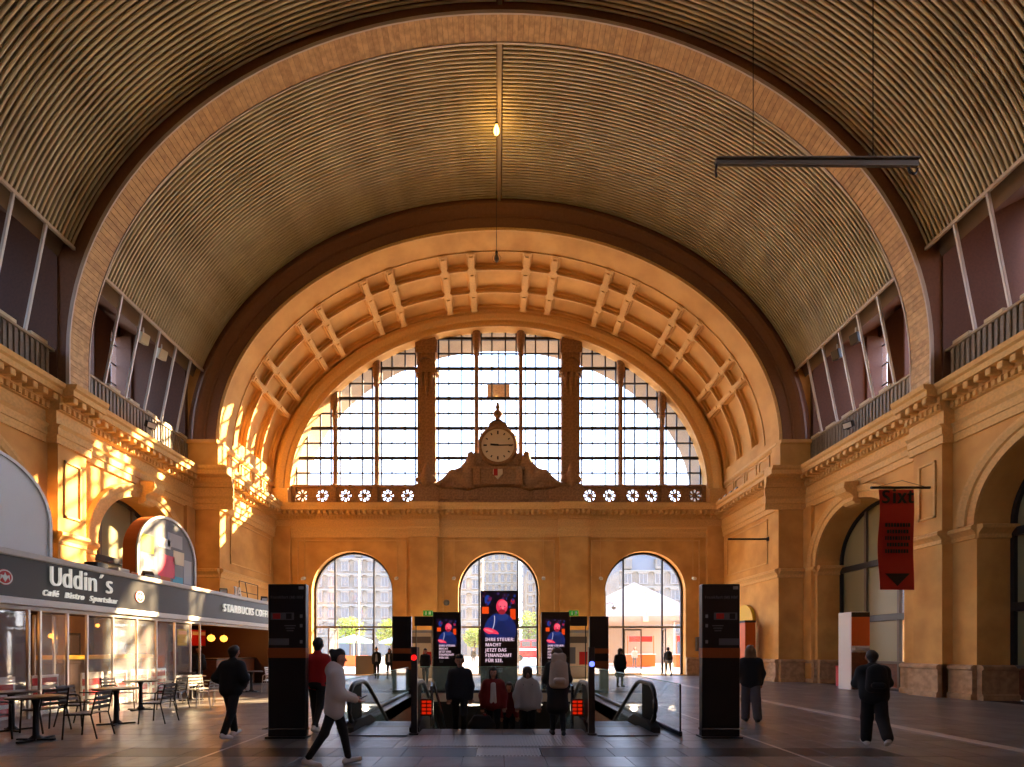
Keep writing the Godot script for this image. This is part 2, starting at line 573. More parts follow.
func build_sides() -> void:
	for s in [-1, 1]:
		var side := "left" if s < 0 else "right"
		var w := struct_node("wall_" + side, "ochre plastered arcade wall " + ("behind the cafe" if s < 0 else "with the red banner"), "wall")
		var f := side_frame(s)
		var arches := [[12.34, 2.35, 5.5, 2.35, 0.0], [19.66, 2.35, 5.5, 2.35, 0.0]]
		put(w, "arcade", mesh_of(arched_wall(f, -8.5, FRONT, 0, CORNICE, arches, 1.25)), M.stucco)
		var t := PackedVector3Array()
		for u in [[-8.5, 9.99], [14.69, 15.47], [16.53, 17.31], [22.01, FRONT]]:
			run(t, f, PLINTH, u[0], u[1])
		run(t, f, PLINTH, 15.47, 16.53, 0.35)
		# plinth turning into the arch jambs
		for u in [14.69, 22.01]:
			var j := Transform3D(Basis(Vector3(s, 0, 0), Vector3.UP, Vector3(0, 0, 1)), Vector3(s * WALL, 0, -u))
			run(t, j, PLINTH, 0, 1.2)
		put(w, "plinth", mesh_of(t), M.stone_plinth)
		t = PackedVector3Array()
		for u in [[-8.5, 9.99], [14.69, 15.47], [16.53, 17.31], [22.01, FRONT]]:
			run(t, f, IMPOST, u[0], u[1])
		run(t, f, IMPOST, 15.47, 16.53, 0.33)
		for u in [14.69, 22.01]:
			var j := Transform3D(Basis(Vector3(s, 0, 0), Vector3.UP, Vector3(0, 0, 1)), Vector3(s * WALL, 0, -u))
			run(t, j, IMPOST, 0, 1.2)
		put(w, "impost_moulding", mesh_of(t), M.stucco_trim)
		t = PackedVector3Array()
		block(t, f, Vector3(15.47, 0, 0), Vector3(16.53, 8.4, 0.35))
		put(w, "pilaster", mesh_of(t), M.stucco)
		t = PackedVector3Array()
		block(t, f, Vector3(22.2, 0, 0), Vector3(FRONT, 8.4, 0.16))
		put(w, "corner_pilaster", mesh_of(t), M.stucco)
		panel_frame(w, side_frame(s, WALL - 0.35), 15.68, 16.32, 6.0, 7.9)
		for uc in [12.34, 19.66]:
			t = PackedVector3Array()
			arch_run(t, f, uc, 5.5, 2.35, 2.35, [Vector2(0, 0), Vector2(0, 0.1), Vector2(0.22, 0.1), Vector2(0.26, 0.15), Vector2(0.42, 0.18), Vector2(0.5, 0.18), Vector2(0.54, 0)])
			put(w, "archivolt", mesh_of(t, false), M.stucco_trim)
			# scrolled keystone
			t = PackedVector3Array()
			var key := PackedVector2Array([Vector2(0, 7.6), Vector2(0.22, 7.62), Vector2(0.34, 7.74), Vector2(0.3, 7.9), Vector2(0.42, 8.02), Vector2(0.6, 8.1), Vector2(0.7, 8.28), Vector2(0.66, 8.5), Vector2(0, 8.56)])
			slab(t, Transform3D(Basis(f.basis.z, f.basis.y, f.basis.x), f * Vector3(uc, 0, 0)), key, -0.28, 0.28)
			put(w, "keystone", mesh_of(t), M.stucco_trim)
		entablature(w, f, -8.5, 9.0, 0.0, false)
		entablature(w, f, 9.0, 15.35)
		entablature(w, f, 15.35, 16.65, 0.35)
		entablature(w, f, 16.65, FRONT)
		# end bay: the narrower wall below the coffers, with its own cornice and attic
		var g := side_frame(s, INNER)
		t = PackedVector3Array()
		block(t, g, Vector3(FRONT + 0.6, 0, -3.0), Vector3(BACK + 0.1, 12.0, 0))
		put(w, "end_bay_wall", mesh_of(t), M.stucco)
		entablature(w, g, FRONT, BACK)
		t = PackedVector3Array()
		run(t, g, PLINTH, FRONT, BACK)
		put(w, "plinth", mesh_of(t), M.stone_plinth)
		t = PackedVector3Array()
		run(t, g, IMPOST, FRONT, BACK)
		run(t, g, [Vector2(0, 11.35), Vector2(0.06, 11.4), Vector2(0.12, 11.5), Vector2(0.12, 11.6), Vector2(0, 11.62)], FRONT, BACK)
		run(t, g, [Vector2(0, 10.25), Vector2(0.14, 10.25), Vector2(0.14, 10.5), Vector2(0.05, 10.6), Vector2(0, 10.62)], FRONT, BACK)
		put(w, "attic_moulding", mesh_of(t), M.stucco_trim)
		panel_frame(w, g, FRONT + 0.9, BACK - 0.6, 5.9, 8.15)
		for k in 4:
			panel_frame(w, g, FRONT + 0.7 + 1.2 * k, FRONT + 1.7 + 1.2 * k, 10.68, 11.28)
		# the bay's front return between inner and outer wall
		var e := Transform3D(Basis.IDENTITY, Vector3(0, 0, -FRONT))
		var r0 := minf(s * (INNER - 0.7), s * WALL)
		var r1 := maxf(s * (INNER - 0.7), s * WALL)
		t = PackedVector3Array()
		run(t, e, ENTABLATURE, r0, r1)
		run(t, e, IMPOST, minf(s * INNER, s * WALL), maxf(s * INNER, s * WALL))
		put(w, "return_entablature", mesh_of(t), M.stucco_trim)
		t = PackedVector3Array()
		run(t, e, PLINTH, minf(s * INNER, s * WALL), maxf(s * INNER, s * WALL))
		put(w, "plinth", mesh_of(t), M.stone_plinth)
		t = PackedVector3Array()
		block(t, Transform3D.IDENTITY, Vector3(minf(s * (INNER - 0.1), s * WALL), CORNICE, -FRONT - 0.4), Vector3(maxf(s * (INNER - 0.1), s * WALL), 11.6, -FRONT + 0.3))
		run(t, Transform3D(Basis.IDENTITY, Vector3(0, 0, -FRONT + 0.3)), [Vector2(0, 11.4), Vector2(0.1, 11.45), Vector2(0.1, 11.6), Vector2(0, 11.62)], minf(s * (INNER - 0.1), s * WALL), maxf(s * (INNER - 0.1), s * WALL))
		put(w, "arch_pedestal", mesh_of(t), M.stucco)
		build_clerestory(w, s)
		# tall arched windows in the arcade
		for uc in [12.34, 19.66]:
			build_side_window(s, uc)

func build_side_window(s: int, uc: float) -> void:
	var n := 5
	for k in range(5, 20):
		if not taken.has("window_%d" % k):
			n = k
			break
	var w := struct_node("window_%d" % n, "tall arched window of greenish panes in the " + ("left" if s < 0 else "right") + " arcade", "window")
	var f := side_frame(s, WALL + 1.12)
	var cols := [-2.4, -0.85, 0.85, 2.4]
	var rows := [0.0, 1.05, 2.8, 3.0, 5.15, 5.35, 7.9]
	for i in 3:
		for j in 6:
			if j == 2 or j == 4:
				continue
			var pw: float = cols[i + 1] - cols[i] - 0.06
			var ph: float = rows[j + 1] - rows[j] - 0.06
			var m: Material = M.wood_warm if j == 0 else M.frosted
			if s > 0 and uc > 15 and i == 0 and j in [1, 3]:
				m = M.glass_shop
			put(w, "pane", cbox(pw, ph, 0.03, 0.004), m, f * Vector3(uc + (cols[i] + cols[i + 1]) / 2, (rows[j] + rows[j + 1]) / 2, -0.05), Vector3(0, -90 * s, 0))
	for c in [-0.85, 0.85]:
		put(w, "mullion", cbox(0.12, 7.9, 0.14, 0.01), M.frame_grey, f * Vector3(uc + c, 3.95, 0), Vector3(0, -90 * s, 0))
	for r in [[2.9, 0.28], [5.25, 0.26], [1.05, 0.1]]:
		put(w, "transom", cbox(4.7, r[1], 0.16, 0.01), M.dark_steel if r[0] > 2 else M.frame_grey, f * Vector3(uc, r[0], 0.01), Vector3(0, -90 * s, 0))
	var t := PackedVector3Array()
	arch_run(t, f, uc, 5.5, 2.24, 2.24, [Vector2(0, -0.08), Vector2(0, 0.08), Vector2(0.14, 0.08)])
	block(t, f, Vector3(uc - 2.38, 0, -0.08), Vector3(uc - 2.24, 5.5, 0.08))
	block(t, f, Vector3(uc + 2.24, 0, -0.08), Vector3(uc + 2.38, 5.5, 0.08))
	put(w, "frame", mesh_of(t), M.dark_steel)

func build_clerestory(w: Node, s: int) -> void:
	var side := "left" if s < 0 else "right"
	var f := side_frame(s)
	var t := PackedVector3Array()
	# gallery floor, ceiling, outer wall between its windows
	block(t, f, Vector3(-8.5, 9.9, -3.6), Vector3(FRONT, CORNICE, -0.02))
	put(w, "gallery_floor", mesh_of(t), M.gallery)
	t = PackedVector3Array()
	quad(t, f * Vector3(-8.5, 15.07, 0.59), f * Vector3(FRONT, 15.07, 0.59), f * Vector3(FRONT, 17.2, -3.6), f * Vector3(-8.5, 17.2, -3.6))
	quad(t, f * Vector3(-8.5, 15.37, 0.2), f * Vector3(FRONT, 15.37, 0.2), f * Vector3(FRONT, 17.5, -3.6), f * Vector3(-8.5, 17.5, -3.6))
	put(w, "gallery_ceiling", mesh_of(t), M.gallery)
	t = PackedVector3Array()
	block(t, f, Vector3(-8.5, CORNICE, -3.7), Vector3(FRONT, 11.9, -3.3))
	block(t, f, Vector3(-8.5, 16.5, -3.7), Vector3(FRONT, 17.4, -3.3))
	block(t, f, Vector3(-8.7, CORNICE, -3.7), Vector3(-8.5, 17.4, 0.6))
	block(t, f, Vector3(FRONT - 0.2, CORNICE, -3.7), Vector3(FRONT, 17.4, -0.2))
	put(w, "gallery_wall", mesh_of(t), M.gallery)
	var u := -8.5
	while u < FRONT:
		var deep := 1.0 if u > 7.0 else 0.5  # unseen piers are thinner, shaped to let more daylight into the hall
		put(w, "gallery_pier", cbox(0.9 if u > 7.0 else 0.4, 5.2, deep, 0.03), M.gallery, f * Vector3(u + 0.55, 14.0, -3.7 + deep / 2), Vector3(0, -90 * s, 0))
		if u > 7.0:
			var win := put(w, "gallery_window", cbox(1.16, 4.6, 0.02, 0.002), M.glass, f * Vector3(u + 1.58, 14.2, -3.45), Vector3(0, -90 * s, 0))
			for k in 5:
				put(win, "glazing_bar", cbox(1.16, 0.05, 0.06, 0.005), M.window_bar, Vector3(0, -1.9 + 0.95 * k, 0))
			put(win, "glazing_bar", cbox(0.05, 4.6, 0.06, 0.005), M.window_bar)
		u += 2.06
	# cross wall behind the big rib
	t = PackedVector3Array()
	block(t, f, Vector3(15.75, CORNICE, -3.4), Vector3(16.55, 17.2, 0.05))
	put(w, "rib_pier", mesh_of(t), M.gallery)
	# slatted parapet
	t = PackedVector3Array()
	block(t, f, Vector3(4.0, CORNICE, -0.32), Vector3(15.75, 11.55, -0.22))
	block(t, f, Vector3(16.55, CORNICE, -0.32), Vector3(FRONT, 11.55, -0.22))
	block(t, f, Vector3(-8.5, CORNICE, -0.32), Vector3(4.0, 11.55, -0.22))
	put(w, "parapet_board", mesh_of(t), M.parapet)
	u = 10.1
	while u < FRONT - 0.1:
		if u < 15.7 or u > 16.6:
			put(w, "parapet_slat", cbox(0.115, 1.28, 0.05, 0.012), M.parapet, f * Vector3(u, 10.9, -0.075), Vector3(0, -90 * s, 0))
		u += 0.17
	for r in [[-8.5, 15.75], [16.55, FRONT]]:
		put(w, "parapet_rail", cbox(r[1] - r[0], 0.09, 0.3, 0.01), M.rail, f * Vector3((r[0] + r[1]) / 2, 11.59, -0.16), Vector3(0, -90 * s, 0))
	# leaning struts from the parapet to the edge of the vault
	var lean := rad_to_deg(atan2(0.68, 3.45))
	for k in 16:
		var d := 9.0 + 1.0 * k - 0.2
		if d > 15.4 and d < 16.9:
			continue
		if d > 22.3:
			break
		var o := put(w, "strut", cbox(0.07, 3.5, 0.09, 0.01), M.strut, f * Vector3(d, 13.35, 0.27), Vector3(0, -90 * s, 0))
		o.rotate_object_local(Vector3.RIGHT, deg_to_rad(lean))
		# pale board resting on the parapet beside each strut
		put(w, "ledge_board", cbox(0.55, 0.12, 0.22, 0.015), M.ledge_board, f * Vector3(d + 0.45, 11.7, -0.14), Vector3(0, -90 * s, 0))

# half of one slat: a rounded batten bent round the vault
func build_vault() -> void:
	var c := struct_node("ceiling", "barrel vault of olive beige corrugated slats", "ceiling")
	var t0 := rad_to_deg(asin((15.07 - VC) / VB))
	var t := PackedVector3Array()
	var id := Transform3D.IDENTITY
	arch_run(t, id, 0, VC, VA + 0.3, VB + 0.3, [Vector2(0, -FRONT), Vector2(0, -7.5)], t0, 180 - t0, 64)
	arch_run(t, id, 0, VC, VA + 0.4, VB + 0.4, [Vector2(0, -FRONT), Vector2(0, 9.0)], t0 - 2, 182 - t0, 48)
	put(c, "backing", mesh_of(t, true), M.slat_board)
	t = PackedVector3Array()
	arch_run(t, id, 0, VC, VA + 0.02, VB + 0.02, [Vector2(0, -7.5), Vector2(0, 9.0)], t0, 180 - t0, 48)
	put(c, "near_vault", mesh_of(t, true), M.slat)
	var prof := [Vector2(0.07, -0.016), Vector2(0.008, -0.035), Vector2(-0.006, -0.022), Vector2(-0.006, 0.022), Vector2(0.008, 0.035), Vector2(0.07, 0.016)]
	var half := []
	for s in [0, 1]:
		t = PackedVector3Array()
		if s == 0:
			arch_run(t, id, 0, VC, VA, VB, prof, t0, 89.5, 34)
		else:
			arch_run(t, id, 0, VC, VA, VB, prof, 90.5, 180 - t0, 34)
		half.append(mesh_of(t, true))
	var d := 7.6
	while d < FRONT:
		if d < 15.75 or d > 16.5:
			for h in half:
				put(c, "slat", h, M.slat, P(0, 0, d))
		d += 0.125
	for r in [[8.0, 15.79], [16.52, FRONT]]:
		put(c, "crown_rail", cbox(0.16, 0.08, r[1] - r[0], 0.01), M.rail, P(0, VC + VB - 0.03, (r[0] + r[1]) / 2))
		for s in [-1, 1]:
			put(c, "edge_trim", cbox(0.1, 0.12, r[1] - r[0], 0.01), M.bead, P(s * 14.3, 15.04, (r[0] + r[1]) / 2))

func build_ring() -> void:
	var r := struct_node("trim_1", "wide rib of the vault clad in beige planks", "arch")
	var f := Transform3D.IDENTITY
	var a := 14.45
	var b := 11.39
	var d0 := 15.79
	var d1 := 16.52
	var t := PackedVector3Array()
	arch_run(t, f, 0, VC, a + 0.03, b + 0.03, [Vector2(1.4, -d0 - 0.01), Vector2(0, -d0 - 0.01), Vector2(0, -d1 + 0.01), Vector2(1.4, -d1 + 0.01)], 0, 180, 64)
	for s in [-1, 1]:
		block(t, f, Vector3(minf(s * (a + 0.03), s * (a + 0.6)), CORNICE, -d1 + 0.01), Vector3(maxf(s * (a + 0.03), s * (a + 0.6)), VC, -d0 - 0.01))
	put(r, "core", mesh_of(t), M.arch_shade_brown)  # darker than the planks: shade on the rib faces is in the colour
	t = PackedVector3Array()
	for e in [[d0, 1.0], [d1, -1.0]]:
		arch_run(t, f, 0, VC, a, b, [Vector2(-0.02, -e[0]), Vector2(-0.02, -e[0] + 0.04 * e[1]), Vector2(0.1, -e[0] + 0.04 * e[1]), Vector2(0.1, -e[0])], 0, 180, 64)
		for s in [-1, 1]:
			block(t, f, Vector3(minf(s * (a - 0.02), s * (a + 0.1)), CORNICE, minf(-e[0], -e[0] + 0.04 * e[1])), Vector3(maxf(s * (a - 0.02), s * (a + 0.1)), VC, maxf(-e[0], -e[0] + 0.04 * e[1])))
	put(r, "edge_bead", mesh_of(t), M.bead)
	# planks laid side by side round the soffit
	var plank := cbox(0.178, 0.05, d1 - d0 - 0.01, 0.006)
	var rng := RandomNumberGenerator.new()
	rng.seed = 4
	var step := 0.186
	for s in [-1, 1]:
		for k in 7:
			put(r, "plank", plank, M.plank, P(s * (a + 0.02), CORNICE + 0.1 + step * k, (d0 + d1) / 2), Vector3(0, 0, 90))
	var ang := 0.0
	while true:
		var speed := sqrt(pow(a * sin(ang), 2) + pow(b * cos(ang), 2))
		var mid := ang + 0.5 * step / speed
		if mid > PI:
			break
		var nrm := Vector2(cos(mid) / a, sin(mid) / b).normalized()
		put(r, "plank", plank, M.plank if rng.randf() < 0.7 else M.plank_dark, P(a * cos(mid) + nrm.x * 0.02, VC + b * sin(mid) + nrm.y * 0.02, (d0 + d1) / 2), Vector3(0, 0, rad_to_deg(nrm.angle()) - 90))
		ang += step / speed

# point on the coffered vault: tau in degrees from the crown, h outwards
func vp(tau: float, d: float, h: float) -> Vector3:
	var r := deg_to_rad(tau)
	return P((INNER + h) * sin(r), 11.6 + (10.25 + h) * cos(r), d)

func vpatch(t: PackedVector3Array, t0: float, t1: float, d0: float, d1: float, h0: float, h1: float, by_d := false) -> void:
	# h changes from h0 to h1 along tau (or along d)
	var n := maxi(1, int(ceil((t1 - t0) / 2.5)))
	for k in n:
		var a := lerpf(t0, t1, float(k) / n)
		var b := lerpf(t0, t1, float(k + 1) / n)
		var ha := h0 if by_d else lerpf(h0, h1, float(k) / n)
		var hb := h0 if by_d else lerpf(h0, h1, float(k + 1) / n)
		var hc := h1 if by_d else hb
		var hd := h1 if by_d else ha
		quad(t, vp(a, d0, ha), vp(b, d0, hb), vp(b, d1, hc), vp(a, d1, hd))

func build_end_bay() -> void:
	var e := struct_node("trim_2", "coffered ochre arch over the end bay", "arch")
	var f := Transform3D(Basis.IDENTITY, Vector3(0, 0, -FRONT))
	put(e, "front_wall", mesh_of(arched_wall(f, -18.7, 18.7, 0, 25.5, [[0.0, INNER, 11.6, 10.25, 0.0]], 0.6, 64)), M.stucco)
	var t := PackedVector3Array()
	arch_run(t, f, 0, 11.6, INNER, 10.25, [Vector2(0, 0), Vector2(0, 0.07), Vector2(0.14, 0.07), Vector2(0.18, 0.0)], 0, 180, 64)
	put(e, "inner_fillet", mesh_of(t), M.stucco_trim)
	t = PackedVector3Array()
	arch_run(t, f, 0, 11.6, INNER, 10.25, [Vector2(0.62, 0), Vector2(0.66, 0.08), Vector2(0.74, 0.08), Vector2(0.8, 0.14), Vector2(0.95, 0.26), Vector2(1.1, 0.3), Vector2(1.24, 0.24), Vector2(1.3, 0.1), Vector2(1.5, 0.1)], 0, 180, 64)
	put(e, "outer_roll", mesh_of(t), M.arch_shade_brown)
	t = PackedVector3Array()
	arch_run(t, f, 0, 11.6, INNER, 10.25, [Vector2(0.2, 0), Vector2(0.2, 0.03), Vector2(0.64, 0.03)], 0, 180, 64)
	put(e, "brown_band", mesh_of(t), M.arch_shade_brown)  # strip laid over the ochre face; its brown stands for shade
	# shell behind everything
	t = PackedVector3Array()
	vpatch(t, -90, 90, FRONT, BACK + 0.4, 0.9, 0.9)
	put(e, "shell", mesh_of(t), M.stucco)
	# coffers
	var edges := [0.0]
	var ribs := []
	for k in 4:
		var c := 9.25 + 18.5 * k
		for q in [-3.1, 3.1]:
			ribs.append(c + q)
	var cells := [[-5.45, 5.45]]
	for k in ribs.size():
		var lo: float = ribs[k] + 0.7
		var hi: float = ribs[k + 1] - 0.7 if k + 1 < ribs.size() else 86.0
		cells.append([lo, hi])
		cells.append([-hi, -lo])
	var rows := [[23.97, 25.0], [25.16, 26.58], [26.74, 28.0]]
	for c in cells:
		for r in rows:
			t = PackedVector3Array()
			var steps := [[0.0, 0.0], [0.0, 0.11], [0.07, 0.13], [0.07, 0.22], [0.12, 0.25]]
			for k in steps.size() - 1:
				var i0: float = steps[k][0]
				var i1: float = steps[k + 1][0]
				var h0: float = steps[k][1]
				var h1: float = steps[k + 1][1]
				var g := 4.6   # degrees per metre
				vtray(t, c[0] + i0 * g, c[1] - i0 * g, r[0] + i0, r[1] - i0, h0, c[0] + i1 * g, c[1] - i1 * g, r[0] + i1, r[1] - i1, h1)
			vpatch(t, c[0] + 0.12 * 4.6, c[1] - 0.12 * 4.6, r[0] + 0.12, r[1] - 0.12, 0.25, 0.25)
			put(e, "coffer", mesh_of(t), M.stucco)
	# faces of the grid between the coffers
	t = PackedVector3Array()
	vpatch(t, -90, 90, FRONT + 0.6, 23.97, 0, 0)
	vpatch(t, -90, 90, 28.0, BACK + 0.02, 0, 0)
	vpatch(t, 86, 90, 23.97, 28.0, 0, 0)
	vpatch(t, -90, -86, 23.97, 28.0, 0, 0)
	put(e, "soffit_band", mesh_of(t), M.stucco)
	for q in [[25.0, 25.16], [26.58, 26.74]]:
		t = PackedVector3Array()
		vpatch(t, -86, 86, q[0], q[1], 0, 0)
		vpatch(t, -86, 86, q[0] + 0.03, q[1] - 0.03, -0.05, -0.05)
		vpatch(t, -86, 86, q[0] + 0.03, q[0] + 0.031, -0.05, 0.0, true)
		vpatch(t, -86, 86, q[1] - 0.031, q[1] - 0.03, 0.0, -0.05, true)
		put(e, "ring_rib", mesh_of(t), M.stucco_trim)
	t = PackedVector3Array()
	for q in [23.9, 28.02]:
		vpatch(t, -88, 88, q, q + 0.05, -0.04, -0.04)
		vpatch(t, -88, 88, q - 0.001, q, 0.0, -0.04, true)
		vpatch(t, -88, 88, q + 0.05, q + 0.051, -0.04, 0.0, true)
	put(e, "edge_fillet", mesh_of(t), M.stucco_trim)
	for k in ribs.size():
		for s in [-1.0, 1.0]:
			t = PackedVector3Array()
			var c: float = ribs[k] * s
			vpatch(t, c - 0.7, c + 0.7, 23.97, 28.0, 0, 0)
			vbeam(t, c, 0.68, 23.93, 28.05, 0.0, -0.10)
			for r in rows:
				for ed in [r[0], r[1]]:
					vbeam(t, c, 0.95, ed - 0.1, ed + 0.1, 0.0, -0.07)
			for r in rows:
				vbeam(t, c, 0.36, r[0] + 0.1, r[1] - 0.1, -0.10, -0.15)
			put(e, "coffer_rib", mesh_of(t), M.stucco_trim)

func vtray(t: PackedVector3Array, a0: float, a1: float, d0: float, d1: float, h: float, b0: float, b1: float, e0: float, e1: float, g: float) -> void:
	var n := maxi(1, int(ceil((a1 - a0) / 2.5)))
	for k in n:
		var u := float(k) / n
		var v := float(k + 1) / n
		quad(t, vp(lerpf(a0, a1, u), d0, h), vp(lerpf(a0, a1, v), d0, h), vp(lerpf(b0, b1, v), e0, g), vp(lerpf(b0, b1, u), e0, g))
		quad(t, vp(lerpf(a0, a1, u), d1, h), vp(lerpf(b0, b1, u), e1, g), vp(lerpf(b0, b1, v), e1, g), vp(lerpf(a0, a1, v), d1, h))
	quad(t, vp(a0, d0, h), vp(b0, e0, g), vp(b0, e1, g), vp(a0, d1, h))
	quad(t, vp(a1, d0, h), vp(a1, d1, h), vp(b1, e1, g), vp(b1, e0, g))

func vbeam(t: PackedVector3Array, c: float, w: float, d0: float, d1: float, h0: float, h1: float) -> void:
	vpatch(t, c - w, c + w, d0, d1, h1, h1)
	quad(t, vp(c - w, d0, h0), vp(c - w, d0, h1), vp(c - w, d1, h1), vp(c - w, d1, h0))
	quad(t, vp(c + w, d0, h0), vp(c + w, d1, h0), vp(c + w, d1, h1), vp(c + w, d0, h1))
	quad(t, vp(c - w, d0, h0), vp(c + w, d0, h0), vp(c + w, d0, h1), vp(c - w, d0, h1))
	quad(t, vp(c - w, d1, h0), vp(c - w, d1, h1), vp(c + w, d1, h1), vp(c + w, d1, h0))

func build_end_wall() -> void:
	var w := struct_node("wall_far", "ochre end wall with three arched doorways under the clock", "wall")
	var f := end_frame()
	var arches := []
	for u in [-8.88, 0.0, 8.88]:
		arches.append([u, 2.45, 5.09, 2.45, 0.0])
	put(w, "lower_wall", mesh_of(arched_wall(f, -18.7, 18.7, 0, CORNICE, arches, 0.85)), M.stucco)
	put(w, "lunette_wall", mesh_of(arched_wall(f, -18.7, 18.7, CORNICE, 26.0, [[0.0, 12.6, 11.2, 9.9, 10.5]], GLASS - BACK, 64)), M.stucco)
	put(w, "outer_lunette_wall", mesh_of(arched_wall(end_frame(GLASS), -18.7, 18.7, CORNICE, 26.0, [[0.0, 12.6, 11.2, 9.9, 10.5]], OUTSIDE - GLASS, 64)), M.stone_house_b)
	var t := PackedVector3Array()
	arch_run(t, f, 0, 11.2, 12.6, 9.9, [Vector2(0, 0), Vector2(0, 0.1), Vector2(0.12, 0.16), Vector2(0.3, 0.18), Vector2(0.34, 0.28), Vector2(0.55, 0.4), Vector2(0.72, 0.42), Vector2(0.84, 0.32), Vector2(0.9, 0.2), Vector2(1.1, 0.1), Vector2(1.1, 0)], 0, 180, 64)
	for s in [-1, 1]:
		block(t, f, Vector3(minf(s * 12.6, s * 13.7), 10.3, 0), Vector3(maxf(s * 12.6, s * 13.7), 11.2, 0.42))
	put(w, "lunette_archivolt", mesh_of(t), M.stucco_trim)
	# pilasters
	for u in [[-4.52, 0.84], [4.52, 0.84], [-13.05, 0.5], [13.05, 0.5]]:
		t = PackedVector3Array()
		block(t, f, Vector3(u[0] - u[1], 0, 0), Vector3(u[0] + u[1], 9.0, 0.22))
		put(w, "pilaster", mesh_of(t), M.stucco)
	var at := -INNER
	for u in [-4.52, 4.52]:
		entablature(w, f, at, u - 0.95)
		entablature(w, f, u - 0.95, u + 0.95, 0.22)
		at = u + 0.95
	entablature(w, f, at, INNER)
	t = PackedVector3Array()
	for r in [[-INNER, -11.33], [-6.43, -2.45], [2.45, 6.43], [11.33, INNER]]:
		run(t, f, PLINTH, r[0], r[1])
	put(w, "plinth", mesh_of(t), M.stone_plinth)
	for u in [-8.88, 8.88]:
		panel_frame(w, f, u - 3.3, u + 3.3, 0.0, 8.2)
	panel_frame(w, f, -3.4, 3.4, 0.0, 8.2)

